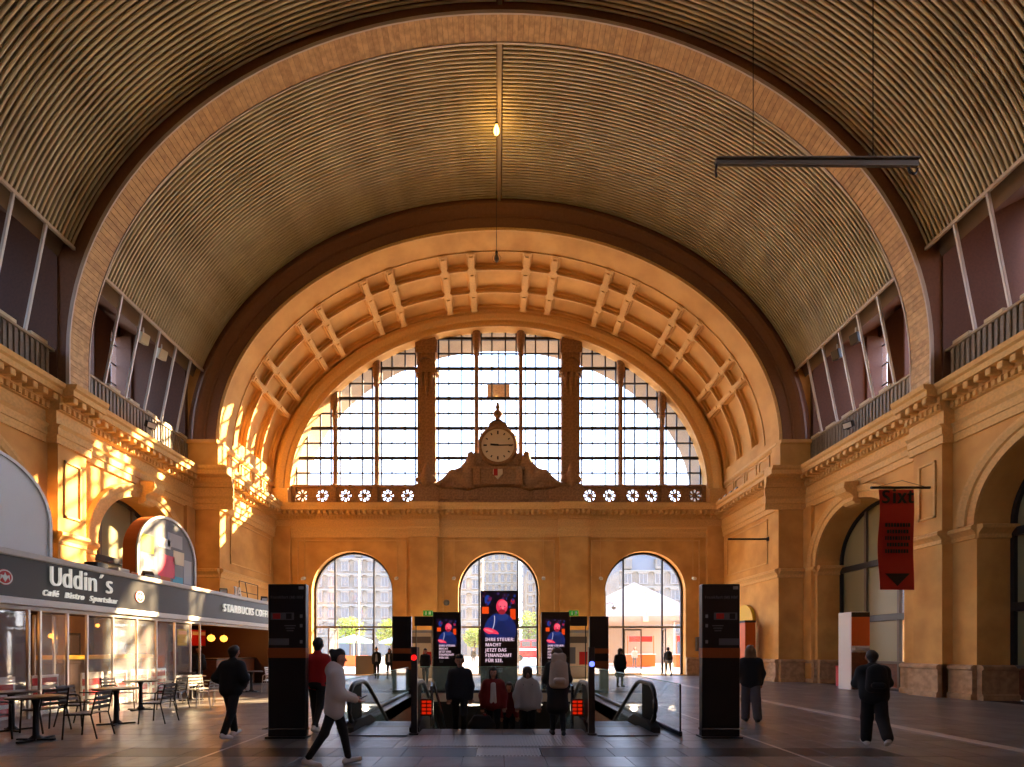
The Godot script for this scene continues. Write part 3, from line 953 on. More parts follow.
func build_lunette() -> void:
	var w := struct_node("window_1", "great arched station window of many small panes", "window")
	var f := end_frame(GLASS)
	var a := 12.75
	var b := 10.05
	var c := 11.2
	var top := func(u: float) -> float: return c + b * sqrt(maxf(0.0, 1.0 - pow(u / a, 2)))
	# two carved piers and slim columns
	for u in [-4.41, 4.41]:
		var t := PackedVector3Array()
		var h: float = top.call(u)
		block(t, f, Vector3(u - 0.55, 10.4, -0.3), Vector3(u + 0.55, h + 0.3, 0.34))
		put(w, "pier", mesh_of(t), M.carved)
		t = PackedVector3Array()
		block(t, f, Vector3(u - 0.75, 10.4, -0.2), Vector3(u + 0.75, 11.5, 0.5))
		block(t, f, Vector3(u - 0.68, 11.5, -0.2), Vector3(u + 0.68, 11.65, 0.45))
		block(t, f, Vector3(u - 0.7, h - 2.2, -0.2), Vector3(u + 0.7, h - 2.05, 0.45))
		block(t, f, Vector3(u - 0.66, h - 1.0, -0.2), Vector3(u + 0.66, h - 0.2, 0.42))
		put(w, "pier_mouldings", mesh_of(t), M.carved)
		# leaf carving under the capital: hanging drops
		t = PackedVector3Array()
		for q in [[-0.32, 0.9], [0.0, 1.5], [0.32, 0.9]]:
			lathe(t, f * Vector3(u + q[0], h - 2.2 - q[1], 0.36), [Vector2(0.02, 0), Vector2(0.1, q[1] * 0.3), Vector2(0.16, q[1] * 0.7), Vector2(0.1, q[1])], 8)
		arch_run(t, f, u, h - 1.7, 0.42, 0.42, [Vector2(0, 0.34), Vector2(0, 0.48), Vector2(0.14, 0.48), Vector2(0.14, 0.34)], 0, 180, 12)
		put(w, "capital_carving", mesh_of(t), M.carved)
		# small cartouche standing on the pedestal
		var bones := [[Vector3(0, 0.1, 0), Vector3(0, 0.9, 0), 0.28, 0.2], [Vector3(-0.4, 0.15, 0), Vector3(-0.15, 0.7, 0), 0.14, 0.1], [Vector3(0.4, 0.15, 0), Vector3(0.15, 0.7, 0), 0.14, 0.1], [Vector3(-0.42, 0.5, 0), Vector3(-0.6, 0.25, 0), 0.1, 0.07], [Vector3(0.42, 0.5, 0), Vector3(0.6, 0.25, 0), 0.1, 0.07], [Vector3(0, 1.0, 0), Vector3(0, 1.2, 0), 0.16, 0.12]]
		put(w, "cartouche", sdf(bones, 0.06, 0.12), M.carved, f * Vector3(u, 11.6, 0.42))
	for u in [-10.05, -7.5, -1.36, 1.36, 7.5, 10.05]:
		var h: float = top.call(u)
		var t := PackedVector3Array()
		lathe(t, f * Vector3(u, 11.5, 0.12), [Vector2(0.2, 0), Vector2(0.2, 0.15), Vector2(0.13, 0.25), Vector2(0.125, h - 13.1), Vector2(0.2, h - 13.0), Vector2(0.15, h - 12.8), Vector2(0.25, h - 12.3), Vector2(0.25, h - 11.4)], 10)
		block(t, f, Vector3(u - 0.12, 10.4, -0.12), Vector3(u + 0.12, h + 0.1, 0.05))
		put(w, "column", mesh_of(t, false), M.carved)
	# glazing: lights of three panes in rows of 0.92 m
	var lights := []
	for q in [[-1.24, 1.24], [1.48, 3.86], [4.96, 7.38], [7.62, 9.93], [10.17, 12.6]]:
		lights.append(q)
		if q[0] > 0:
			lights.append([-q[1], -q[0]])
	var pane := QuadMesh.new()
	for l in lights:
		var l0: float = l[0]
		var l1: float = l[1]
		var inner := minf(absf(l0), absf(l1)) if l0 * l1 > 0 else 0.0
		var lt: float = top.call(inner)
		var wd := (l1 - l0) / 3.0
		for i in 4:
			var u := l0 + wd * i
			if i == 0:
				u += 0.16
			if i == 3:
				u -= 0.16
			var h: float = minf(top.call(u), 22.0)
			if absf(u) < a and h > 10.8:
				put(w, "glazing_bar", cbox(0.085, h - 10.5, 0.08, 0.005), M.window_bar, f * Vector3(u, (h + 10.5) / 2, 0))
		for j in 11:
			var v := 11.53 + 0.92 * j
			if v < lt:
				# clip to the curve
				var lim := a * sqrt(maxf(0.0, 1.0 - pow((v - c) / b, 2))) if v > c else a
				var e0 := maxf(l0, -lim)
				var e1 := minf(l1, lim)
				if e1 - e0 > 0.1:
					var big := j % 2 == 0
					put(w, "cross_bar", cbox(e1 - e0, 0.17 if big else 0.085, 0.12 if big else 0.08, 0.005), M.window_bar, f * Vector3((e0 + e1) / 2, v, 0))
		for i in 3:
			for j in range(-1, 11):
				var v := 11.53 + 0.92 * j
				var u := l0 + wd * (i + 0.5)
				var near := maxf(0.0, absf(u) - wd / 2)
				if v < top.call(near):
					var o := put(w, "pane", pane, M.glass, f * Vector3(u, v + 0.46, -0.01))
					o.scale = Vector3(wd - 0.01, 0.91, 1)
	# pierced balustrade: a wheel of eight petals in every half light
	for l in lights:
		for k in 2:
			var wd: float = (l[1] - l[0]) / 2
			var uc: float = l[0] + wd * (k + 0.5)
			if absf(uc) < 3.9:
				continue
			var t := PackedVector3Array()
			var g := end_frame(BACK + 0.22)
			wheel(t, g, uc, 10.98, 0.36, wd / 2, 0.5)
			put(w, "rosette_panel", mesh_of(t), M.carved)
	for s in [-1, 1]:
		for r in [[4.9, 12.6]]:
			var m: float = s * (r[0] + r[1]) / 2
			put(w, "sill_rail", cbox(r[1] - r[0], 0.14, 0.34, 0.02), M.carved, P(m, 11.52, BACK + 0.25))
	for s in [-1, 1]:
		for u in [4.9, 7.5, 10.05, 12.5]:
			put(w, "sill_post", cbox(0.3, 1.0, 0.3, 0.02), M.carved, P(s * u, 11.0, BACK + 0.24))
	put(w, "clock_sill", cbox(7.8, 1.0, 0.5, 0.03), M.carved, P(0, 10.95, BACK + 0.3))
	for s in [-1, 1]:
		for k in 3:
			put(w, "sill_panel", cbox(0.55, 0.6, 0.1, 0.02), M.carved, P(s * (1.5 + 0.9 * k), 10.95, BACK + 0.03))

# square panel with a round hole, a hub and eight spokes
func wheel(t: PackedVector3Array, f: Transform3D, uc: float, vc: float, r: float, hw: float, hh: float) -> void:
	var n := 24
	for n0 in [0.0, -0.12]:
		for k in n:
			var a := TAU * k / n
			var b := TAU * (k + 1) / n
			var p := Vector2(cos(a), sin(a))
			var q := Vector2(cos(b), sin(b))
			var po := Vector2(clampf(p.x * 2, -1, 1) * hw, clampf(p.y * 2, -1, 1) * hh)
			var qo := Vector2(clampf(q.x * 2, -1, 1) * hw, clampf(q.y * 2, -1, 1) * hh)
			quad(t, f * Vector3(uc + p.x * r, vc + p.y * r, n0), f * Vector3(uc + po.x, vc + po.y, n0), f * Vector3(uc + qo.x, vc + qo.y, n0), f * Vector3(uc + q.x * r, vc + q.y * r, n0))
			if n0 == 0.0:
				quad(t, f * Vector3(uc + p.x * r, vc + p.y * r, 0), f * Vector3(uc + q.x * r, vc + q.y * r, 0), f * Vector3(uc + q.x * r, vc + q.y * r, -0.12), f * Vector3(uc + p.x * r, vc + p.y * r, -0.12))
	var hub := PackedVector2Array()
	for k in 12:
		hub.append(Vector2(uc, vc) + Vector2.from_angle(TAU * k / 12) * 0.13)
	slab(t, f, hub, -0.1, -0.02)
	for k in 8:
		var dir := Vector2.from_angle(TAU * (k + 0.5) / 8)
		var nrm := dir.orthogonal() * 0.035
		var c := Vector2(uc, vc)
		slab(t, f, PackedVector2Array([c + dir * 0.1 + nrm, c + dir * (r + 0.02) + nrm * 1.6, c + dir * (r + 0.02) - nrm * 1.6, c + dir * 0.1 - nrm]), -0.1, -0.02)

func build_end_windows() -> void:
	var k := 2
	for u in [-8.88, 0.0, 8.88]:
		var w := struct_node("window_%d" % k, ["arched glass doorway towards the market stalls", "arched glass doorway behind the large advert", "arched glass doorway towards the white tent"][k - 2], "window")
		k += 1
		var f := end_frame(GLASS)
		var t := PackedVector3Array()
		arch_run(t, f, u, 5.09, 2.33, 2.33, [Vector2(0, -0.08), Vector2(0, 0.1), Vector2(0.14, 0.1), Vector2(0.14, -0.08)])
		for s in [-1, 1]:
			block(t, f, Vector3(u + s * 2.4 - 0.07, 0, -0.08), Vector3(u + s * 2.4 + 0.07, 5.09, 0.1))
		put(w, "frame", mesh_of(t), M.window_bar)
		var cols := [-2.4, -1.2, 1.2, 2.4]
		for i in 3:
			var m: float = (cols[i] + cols[i + 1]) / 2
			put(w, "pane", cbox(cols[i + 1] - cols[i], 4.6, 0.012, 0.001), M.glass, f * Vector3(u + m, 5.25, -0.02))
			if i != 1:
				put(w, "pane", cbox(cols[i + 1] - cols[i] - 0.05, 2.85, 0.012, 0.001), M.glass, f * Vector3(u + m, 1.45, -0.02))
		for c in [-1.2, 1.2]:
			put(w, "mullion", cbox(0.09, 7.1, 0.12, 0.01), M.window_bar, f * Vector3(u + c, 3.55, 0))
		put(w, "transom", cbox(4.8, 0.12, 0.14, 0.01), M.frame_grey, f * Vector3(u, 2.95, 0))
		if u < -1:
			put(w, "flag_pole", cbox(0.07, 6.8, 0.07, 0.01), M.white, f * Vector3(u + 0.2, 3.7, -0.25))
		# swing doors below the transom: one leaf shut, one folded open
		for q in [[-0.6, 0.0, -0.04], [1.15, 80.0, 0.5]]:
			var leaf := put(w, "door_leaf", cbox(1.1, 2.8, 0.02, 0.002), M.glass, f * Vector3(u + q[0] * (1.0 if u >= 0 else -1.0), 1.42, q[2]), Vector3(0, q[1], 0))
			for b in [[0, 1.37, 1.1, 0.09], [0, -1.36, 1.1, 0.12], [-0.52, 0, 0.07, 2.8], [0.52, 0, 0.07, 2.8]]:
				put(leaf, "door_rail", cbox(b[2], b[3], 0.06, 0.005), M.frame_grey, Vector3(b[0], b[1], 0))
			if u < 0 and q[1] == 0.0:
				put(leaf, "kick_panel", cbox(1.0, 1.1, 0.03, 0.004), M.frame_grey, Vector3(0, -0.78, 0))

func build_near_wall() -> void:
	# unseen end of the hall: dark walls and added gates cut frontal light
	var w := struct_node("wall_near", "unseen dark end wall towards the platforms with three added gates to cut light", "wall")
	var f := Transform3D(Basis(Vector3(-1, 0, 0), Vector3.UP, Vector3(0, 0, -1)), Vector3(0, 0, 8.5))
	var arches := []
	for u in [-8.88, 0.0, 8.88]:
		arches.append([u, 2.45, 5.09, 2.45, 0.0])
	put(w, "lower_wall", mesh_of(arched_wall(f, -18.7, 18.7, 0, CORNICE, arches, 0.8)), M.gallery)
	put(w, "upper_wall", mesh_of(arched_wall(f, -18.7, 18.7, CORNICE, 26.0, [], 0.8, 48)), M.gallery)
	for u in [-8.88, 0.0, 8.88]:
		put(w, "gate", cbox(5.2, 7.7, 0.1, 0.02), M.wood_warm, f * Vector3(u, 3.85, -0.4))

# ---------------------------------------------------------------- soft bodies
# bones: [from, to, radius, radius]; joined by a smooth minimum and meshed as surface nets
func sdf(bones: Array, cell: float, k: float) -> ArrayMesh:
	var lo := Vector3(1e9, 1e9, 1e9)
	var hi := -lo
	for b in bones:
		var r := maxf(b[2], b[3]) + k * 0.5 + cell * 2.0
		for e in 2:
			var p: Vector3 = b[e]
			lo = lo.min(p - Vector3.ONE * r)
			hi = hi.max(p + Vector3.ONE * r)
	var nx := int((hi.x - lo.x) / cell) + 2
	var ny := int((hi.y - lo.y) / cell) + 2
	var nz := int((hi.z - lo.z) / cell) + 2
	var g := PackedFloat32Array()
	g.resize(nx * ny * nz)
	g.fill(1.0)
	for b in bones:
		var a: Vector3 = b[0]
		var ba: Vector3 = b[1] - a
		var ra: float = b[2]
		var rd: float = b[3] - ra
		var len2 := maxf(ba.length_squared(), 1e-8)
		var m := maxf(b[2], b[3]) + k + cell * 2.0
		var l: Vector3 = (a.min(b[1]) - Vector3.ONE * m - lo) / cell
		var h: Vector3 = (a.max(b[1]) + Vector3.ONE * m - lo) / cell
		for z in range(maxi(0, int(l.z)), mini(nz, int(h.z) + 1)):
			for y in range(maxi(0, int(l.y)), mini(ny, int(h.y) + 1)):
				var at := (z * ny + y) * nx
				for x in range(maxi(0, int(l.x)), mini(nx, int(h.x) + 1)):
					var p := lo + Vector3(x, y, z) * cell - a
					var t := clampf(p.dot(ba) / len2, 0.0, 1.0)
					var d := (p - ba * t).length() - ra - rd * t
					var o := g[at + x]
					var s := maxf(k - absf(d - o), 0.0) / k
					g[at + x] = minf(d, o) - s * s * k * 0.25
	var verts := PackedVector3Array()
	var ids := PackedInt32Array()
	ids.resize(nx * ny * nz)
	ids.fill(-1)
	var step := [0, 1, nx, nx + 1, nx * ny, nx * ny + 1, nx * ny + nx, nx * ny + nx + 1]
	var off := [Vector3(0, 0, 0), Vector3(1, 0, 0), Vector3(0, 1, 0), Vector3(1, 1, 0), Vector3(0, 0, 1), Vector3(1, 0, 1), Vector3(0, 1, 1), Vector3(1, 1, 1)]
	var edges := [[0, 1], [2, 3], [4, 5], [6, 7], [0, 2], [1, 3], [4, 6], [5, 7], [0, 4], [1, 5], [2, 6], [3, 7]]
	var lim := cell * 1.8
	for z in nz - 1:
		for y in ny - 1:
			var at := (z * ny + y) * nx
			for x in nx - 1:
				var i := at + x
				var v0 := g[i]
				if v0 > lim or v0 < -lim:
					continue
				var inside := 0
				for q in 8:
					if g[i + step[q]] < 0.0:
						inside += 1
				if inside == 0 or inside == 8:
					continue
				var sum := Vector3.ZERO
				var n := 0
				for e in edges:
					var a := g[i + step[e[0]]]
					var b := g[i + step[e[1]]]
					if (a < 0.0) != (b < 0.0):
						sum += (off[e[0]] as Vector3).lerp(off[e[1]], a / (a - b))
						n += 1
				ids[i] = verts.size()
				verts.append(lo + (Vector3(x, y, z) + sum / n) * cell)
	var ix := PackedInt32Array()
	var dirs := [1, nx, nx * ny]
	for z in range(1, nz - 1):
		for y in range(1, ny - 1):
			var at := (z * ny + y) * nx
			for x in range(1, nx - 1):
				var i := at + x
				if ids[i] < 0:
					continue
				var s0 := g[i] < 0.0
				for q in 3:
					if s0 == (g[i + dirs[q]] < 0.0):
						continue
					var u: int = dirs[(q + 1) % 3]
					var v: int = dirs[(q + 2) % 3]
					var a := ids[i]
					var b := ids[i - u]
					var c := ids[i - u - v]
					var d := ids[i - v]
					if a < 0 or b < 0 or c < 0 or d < 0:
						continue
					if s0:
						ix.append_array([a, c, b, a, d, c])
					else:
						ix.append_array([a, b, c, a, c, d])
	var nr := PackedVector3Array()
	nr.resize(verts.size())
	for q in range(0, ix.size(), 3):
		var n := (verts[ix[q + 2]] - verts[ix[q]]).cross(verts[ix[q + 1]] - verts[ix[q]])
		nr[ix[q]] += n
		nr[ix[q + 1]] += n
		nr[ix[q + 2]] += n
	for q in nr.size():
		nr[q] = nr[q].normalized()
	var arr := []
	arr.resize(Mesh.ARRAY_MAX)
	arr[Mesh.ARRAY_VERTEX] = verts
	arr[Mesh.ARRAY_NORMAL] = nr
	arr[Mesh.ARRAY_INDEX] = ix
	var m := ArrayMesh.new()
	m.add_surface_from_arrays(Mesh.PRIMITIVE_TRIANGLES, arr)
	return m

# ---------------------------------------------------------------- stairwell, escalators, glass
func build_pit() -> void:
	# walls and bottom of the stairwell
	var w := struct_node("wall_stairwell", "walls of the stairwell going down from the hall", "stairwell")
	var id := Transform3D.IDENTITY
	var t := PackedVector3Array()
	block(t, id, Vector3(-3.4, -5.2, -20.0), Vector3(-3.1, -0.02, -9.4))
	block(t, id, Vector3(3.1, -5.2, -20.0), Vector3(3.4, -0.02, -9.4))
	put(w, "side_wall", mesh_of(t), M.wood_warm)
	t = PackedVector3Array()
	block(t, id, Vector3(-3.4, -5.2, -26.0), Vector3(3.4, -5.0, -9.0))
	block(t, id, Vector3(-3.4, -5.2, -26.2), Vector3(3.4, -0.3, -26.0))
	block(t, id, Vector3(-3.7, -5.2, -26.0), Vector3(-3.4, -0.3, -17.2))
	block(t, id, Vector3(3.4, -5.2, -26.0), Vector3(3.7, -0.3, -17.2))
	put(w, "passage", mesh_of(t), M.tile_dark)
	put(w, "near_edge", cbox(6.2, 0.3, 0.1, 0.01), M.dark_steel, P(0, -0.16, 9.42))
	put(w, "far_edge", cbox(6.2, 0.3, 0.12, 0.01), M.cream, P(0, -0.17, 17.2))
	# stone stairs in the middle
	var st := struct_node("stairs", "dark stone stairs going down between the two escalators", "stairs")
	for k in 26:
		put(st, "step", cbox(3.1, 0.2, 0.34, 0.008), M.tile_dark, P(0, -0.1 - 0.17 * (k + 1) + 0.02, 9.6 + 0.3 * k))
	for s in [-1, 1]:
		var rail := PackedVector3Array()
		tube(rail, [P(s * 1.42, 0.0, 9.5), P(s * 1.42, 0.85, 9.5), P(s * 1.42, 0.95, 9.7), P(s * 1.42, -2.1, 15.0)], 0.03, 8)
		put(st, "handrail", mesh_of(rail), M.steel)
	for s in [-1, 1]:
		escalator(s)
	# light strips under the far edge of the opening
	for s in [-1, 1]:
		var o := thing("strip_light", "white strip light in the stairwell " + ("behind the man in black" if s < 0 else "beside the hooded backpack"), "lamp", P(s * 1.0, -0.42, 17.05))
		put(o, "tube", cbox(1.1, 0.07, 0.08, 0.02), M.white_lamp)
		put(o, "housing", cbox(1.2, 0.06, 0.14, 0.01), M.dark_steel, Vector3(0, 0.07, 0))
		var l := OmniLight3D.new()
		l.name = "strip_light_source"
		o.add_child(l)
		l.position = Vector3(0, -0.12, 0.1)
		l.light_color = Color(1.0, 0.90, 0.75)
		l.light_energy = 0.05
		l.omni_range = 60
		l.light_size = 0.1
		l.shadow_enabled = true
	# orange departure displays hung inside
	for q in [[-0.36, 13.0, -0.35], [1.52, 9.5, 0.42], [-1.52, 9.5, 0.42]]:
		var side := q[0] as float
		var o := thing("led_display", ["small orange LED display hanging behind the woman in red", "orange LED display on the right escalator post", "orange LED display on the left escalator post"][0 if side > -1 and side < 1 else (1 if side > 1 else 2)], "display", P(q[0], q[2], q[1]))
		put(o, "housing", cbox(0.26, 0.34, 0.08, 0.01), M.black_panel, Vector3(0, 0, -0.03))
		for k in 4:
			for j in 2:
				put(o, "led_screen", cbox(0.085, 0.05, 0.02, 0.004), M.led_orange, Vector3(-0.055 + 0.11 * j, -0.11 + 0.075 * k, 0.02))
	# glass balustrades
	for s in [-1, 1]:
		var o := thing("glass_balustrade", "long green glass balustrade on the outer side of the " + ("left" if s < 0 else "right") + " escalator", "balustrade", P(s * 3.27, 0, 8.64 if s > 0 else 9.4), 0, "glass balustrades of the stairwell")
		var x := 0.0
		for k in 5:
			put(o, "pane", cbox(0.016, 0.9, 1.5, 0.003), M.glass_green, Vector3(0, 0.5, -(0.76 + 1.52 * k)))
		put(o, "base_rail", cbox(0.06, 0.09, 7.7, 0.01), M.dark_steel, Vector3(0, 0.045, -3.82))
		put(o, "top_edge", cbox(0.022, 0.012, 7.65, 0.003), M.glass_edge, Vector3(0, 0.955, -3.82))
		put(o, "end_edge", cbox(0.03, 0.94, 0.02, 0.003), M.dark_steel, Vector3(0, 0.48, 0))
	var far := thing("glass_balustrade", "green glass balustrade across the far end of the stairwell", "balustrade", P(0, 0, 17.3), 0, "")
	for k in 4:
		put(far, "pane", cbox(1.56, 0.9, 0.016, 0.003), M.glass_green, Vector3(-2.37 + 1.58 * k, 0.5, 0))
	put(far, "base_rail", cbox(6.4, 0.09, 0.06, 0.01), M.dark_steel, Vector3(0, 0.045, 0))
	put(far, "top_edge", cbox(6.35, 0.014, 0.024, 0.003), M.glass_edge, Vector3(0, 0.955, 0))

# handrail line of an escalator: (distance, height)
func rail_path() -> Array:
	var pts := []
	for k in 13:
		var a := deg_to_rad(-90.0 - 15.0 * k)
		pts.append(Vector2(9.35 + 0.40 * cos(a), 0.52 + 0.40 * sin(a)))
	pts.append(Vector2(9.9, 0.92))
	pts.append(Vector2(10.15, 0.86))
	pts.append(Vector2(10.4, 0.74))
	pts.append(Vector2(17.0, 0.74 - 6.6 * 0.577))
	return pts

func escalator(s: int) -> void:
	var o := thing("escalator", "black and steel escalator beside the " + ("post with the red signal light" if s < 0 else "post with the blue signal light"), "escalator", P(s * 2.3, 0, 9.4), 0, "escalators of the stairwell")
	var path := rail_path()
	for q in [-0.62, 0.62]:
		var pts := []
		for p in path:
			pts.append(Vector3(q, p.y, 9.4 - p.x))
		var t := PackedVector3Array()
		tube(t, pts, 0.045, 8)
		var b := put(o, "handrail", mesh_of(t, true), M.rubber)
		# balustrade panel: dark newel, then glass down the slope
		t = PackedVector3Array()
		var f := Transform3D(Basis(Vector3(0, 0, -1), Vector3.UP, Vector3(1, 0, 0)), Vector3(q, 0, 9.4))
		var pl := PackedVector2Array()
		for k in range(0, 13):
			pl.append(Vector2(9.35, 0.52) + (path[k] - Vector2(9.35, 0.52)) * 0.9)
		pl.append(Vector2(9.75, 0.88))
		pl.append(Vector2(9.75, 0.16))
		slab(t, f, pl, -0.012, 0.012)
		put(o, "newel_panel", mesh_of(t), M.newel)
		t = PackedVector3Array()
		slab(t, f, PackedVector2Array([Vector2(9.76, 0.16), Vector2(9.76, 0.88), Vector2(10.15, 0.82), Vector2(10.4, 0.7), Vector2(16.5, -2.82), Vector2(16.5, -3.5), Vector2(10.3, 0.0)]), -0.008, 0.008)
		put(o, "glass_panel", mesh_of(t), M.glass_green)
		t = PackedVector3Array()
		slab(t, f, PackedVector2Array([Vector2(8.95, 0.0), Vector2(8.95, 0.10), Vector2(9.2, 0.2), Vector2(10.1, 0.2), Vector2(10.4, 0.1), Vector2(16.5, -3.42), Vector2(16.5, -3.9), Vector2(10.0, -0.15)]), -0.09, 0.09)
		put(o, "skirt", mesh_of(t), M.skirt)
	put(o, "landing_plate", cbox(1.1, 0.02, 0.9, 0.005), M.floor_tile_b, Vector3(0, 0.012, 0.35))
	put(o, "comb_plate", cbox(1.1, 0.02, 0.2, 0.005), M.frame_grey, Vector3(0, 0.012, -0.2))
	for k in 15:
		put(o, "escalator_step", cbox(1.04, 0.22, 0.4, 0.01), M.dark_steel, Vector3(0, -0.12 - 0.23 * maxi(0, k - 1), -0.5 - 0.4 * k))
	# slim signal post in front of the inner balustrade
	var label: String = "slim dark post with a red signal light" if s < 0 else "slim dark post with a blue signal light"
	var p := thing("signal_post", label + " at the head of the escalator", "post", P(s * 1.66 + 0.01, 0, 8.82))
	put(p, "shaft", cbox(0.115, 1.64, 0.1, 0.01), M.dark_steel, Vector3(0, 0.82, 0))
	put(p, "foot", cbox(0.17, 0.03, 0.16, 0.006), M.dark_steel, Vector3(0, 0.015, 0))
	var disc := PackedVector3Array()
	lathe(disc, Vector3.ZERO, [Vector2(0, 0.02), Vector2(0.04, 0.018), Vector2(0.052, 0.0), Vector2(0.0, 0.0)], 16)
	put(p, "signal_light", mesh_of(disc, false), M.led_red if s < 0 else M.led_blue, Vector3(0, 1.44 if s < 0 else 1.32, 0.055), Vector3(90, 0, 0))

# ---------------------------------------------------------------- the square outside
func house(label: String, x0: float, x1: float, d: float, floors: int, fh: float, cols: int, m: Material, depth: float, base := 4.5) -> Node3D:
	var o := thing("apartment_building", label, "building", P((x0 + x1) / 2, 0, d))
	var w := x1 - x0
	var h := base + floors * fh
	put(o, "wall", cbox(w, h, depth, 0.05), m, Vector3(0, h / 2, -depth / 2 - 0.3))
	for k in floors + 1:
		put(o, "string_course", cbox(w + 0.3, 0.35, 0.5, 0.05), M.stone_house_trim, Vector3(0, base + fh * k - 0.2, -0.2))
	put(o, "roof", roof_mesh(w, 4.5, depth), M.slate, Vector3(0, h, -depth / 2 - 0.3))
	var cw := w / cols
	for j in floors:
		for i in cols:
			var at := Vector3(-w / 2 + cw * (i + 0.5), base + fh * (j + 0.5) - 0.1, -0.25)
			var fr := put(o, "window", cbox(cw * 0.56, fh * 0.66, 0.3, 0.03), M.house_frame, at)
			put(fr, "pane", cbox(cw * 0.21, fh * 0.56, 0.1, 0.01), M.house_pane, Vector3(-cw * 0.125, 0, 0.13))
			put(fr, "pane", cbox(cw * 0.21, fh * 0.56, 0.1, 0.01), M.house_pane, Vector3(cw * 0.125, 0, 0.13))
			put(fr, "lintel", cbox(cw * 0.7, fh * 0.09, 0.5, 0.03), M.stone_house_trim, Vector3(0, fh * 0.37, 0.1))
	for i in cols:
		var at := Vector3(-w / 2 + cw * (i + 0.5), base * 0.45, -0.25)
		put(o, "shop_window", cbox(cw * 0.7, base * 0.75, 0.2, 0.03), M.house_pane, at)
		if i % 2 == 0:
			var dm := put(o, "dormer", cbox(cw * 0.5, 2.2, 1.6, 0.05), m, Vector3(at.x, h + 1.3, -0.6))
			put(dm, "pane", cbox(cw * 0.3, 1.3, 0.1, 0.01), M.house_pane, Vector3(0, 0.1, 0.8))
	return o

func roof_mesh(w: float, h: float, depth: float) -> ArrayMesh:
	var t := PackedVector3Array()
	var f := Transform3D(Basis(Vector3(0, 0, 1), Vector3.UP, Vector3(-1, 0, 0)), Vector3.ZERO)
	slab(t, f, PackedVector2Array([Vector2(-depth / 2, 0), Vector2(-depth / 2 + 1.5, h), Vector2(depth / 2 - 1.5, h), Vector2(depth / 2, 0)]), -w / 2, w / 2)
	return mesh_of(t)

func tree(label: String, at: Vector3, h: float, seed_: int) -> void:
	var o := thing("street_tree", label, "tree", at)
	var rng := RandomNumberGenerator.new()
	rng.seed = seed_
	var t := PackedVector3Array()
	tube(t, [Vector3(0, 0, 0), Vector3(0.05, h * 0.3, 0), Vector3(0, h * 0.6, 0.05)], 0.14, 7)
	for k in 6:
		var a := TAU * k / 6.0
		tube(t, [Vector3(0, h * 0.4, 0), Vector3(cos(a) * h * 0.14, h * 0.62, sin(a) * h * 0.14), Vector3(cos(a) * h * 0.24, h * 0.8, sin(a) * h * 0.24)], 0.05, 5)
	put(o, "trunk", mesh_of(t), M.bark)
	t = PackedVector3Array()
	for k in 900:
		var v := Vector3(rng.randfn(), rng.randfn(), rng.randfn()).normalized() * pow(rng.randf(), 0.4)
		var c := Vector3(v.x * h * 0.36, h * 0.68 + v.y * h * 0.32, v.z * h * 0.36)
		var u := Vector3(rng.randfn(), rng.randfn(), rng.randfn()).normalized() * 0.2
		var q := u.cross(Vector3(rng.randfn(), rng.randfn(), rng.randfn())).normalized() * 0.13
		quad(t, c - u, c + q, c + u, c - q)
	put(o, "foliage", mesh_of(t), M.leaf).set_meta("kind", "stuff")

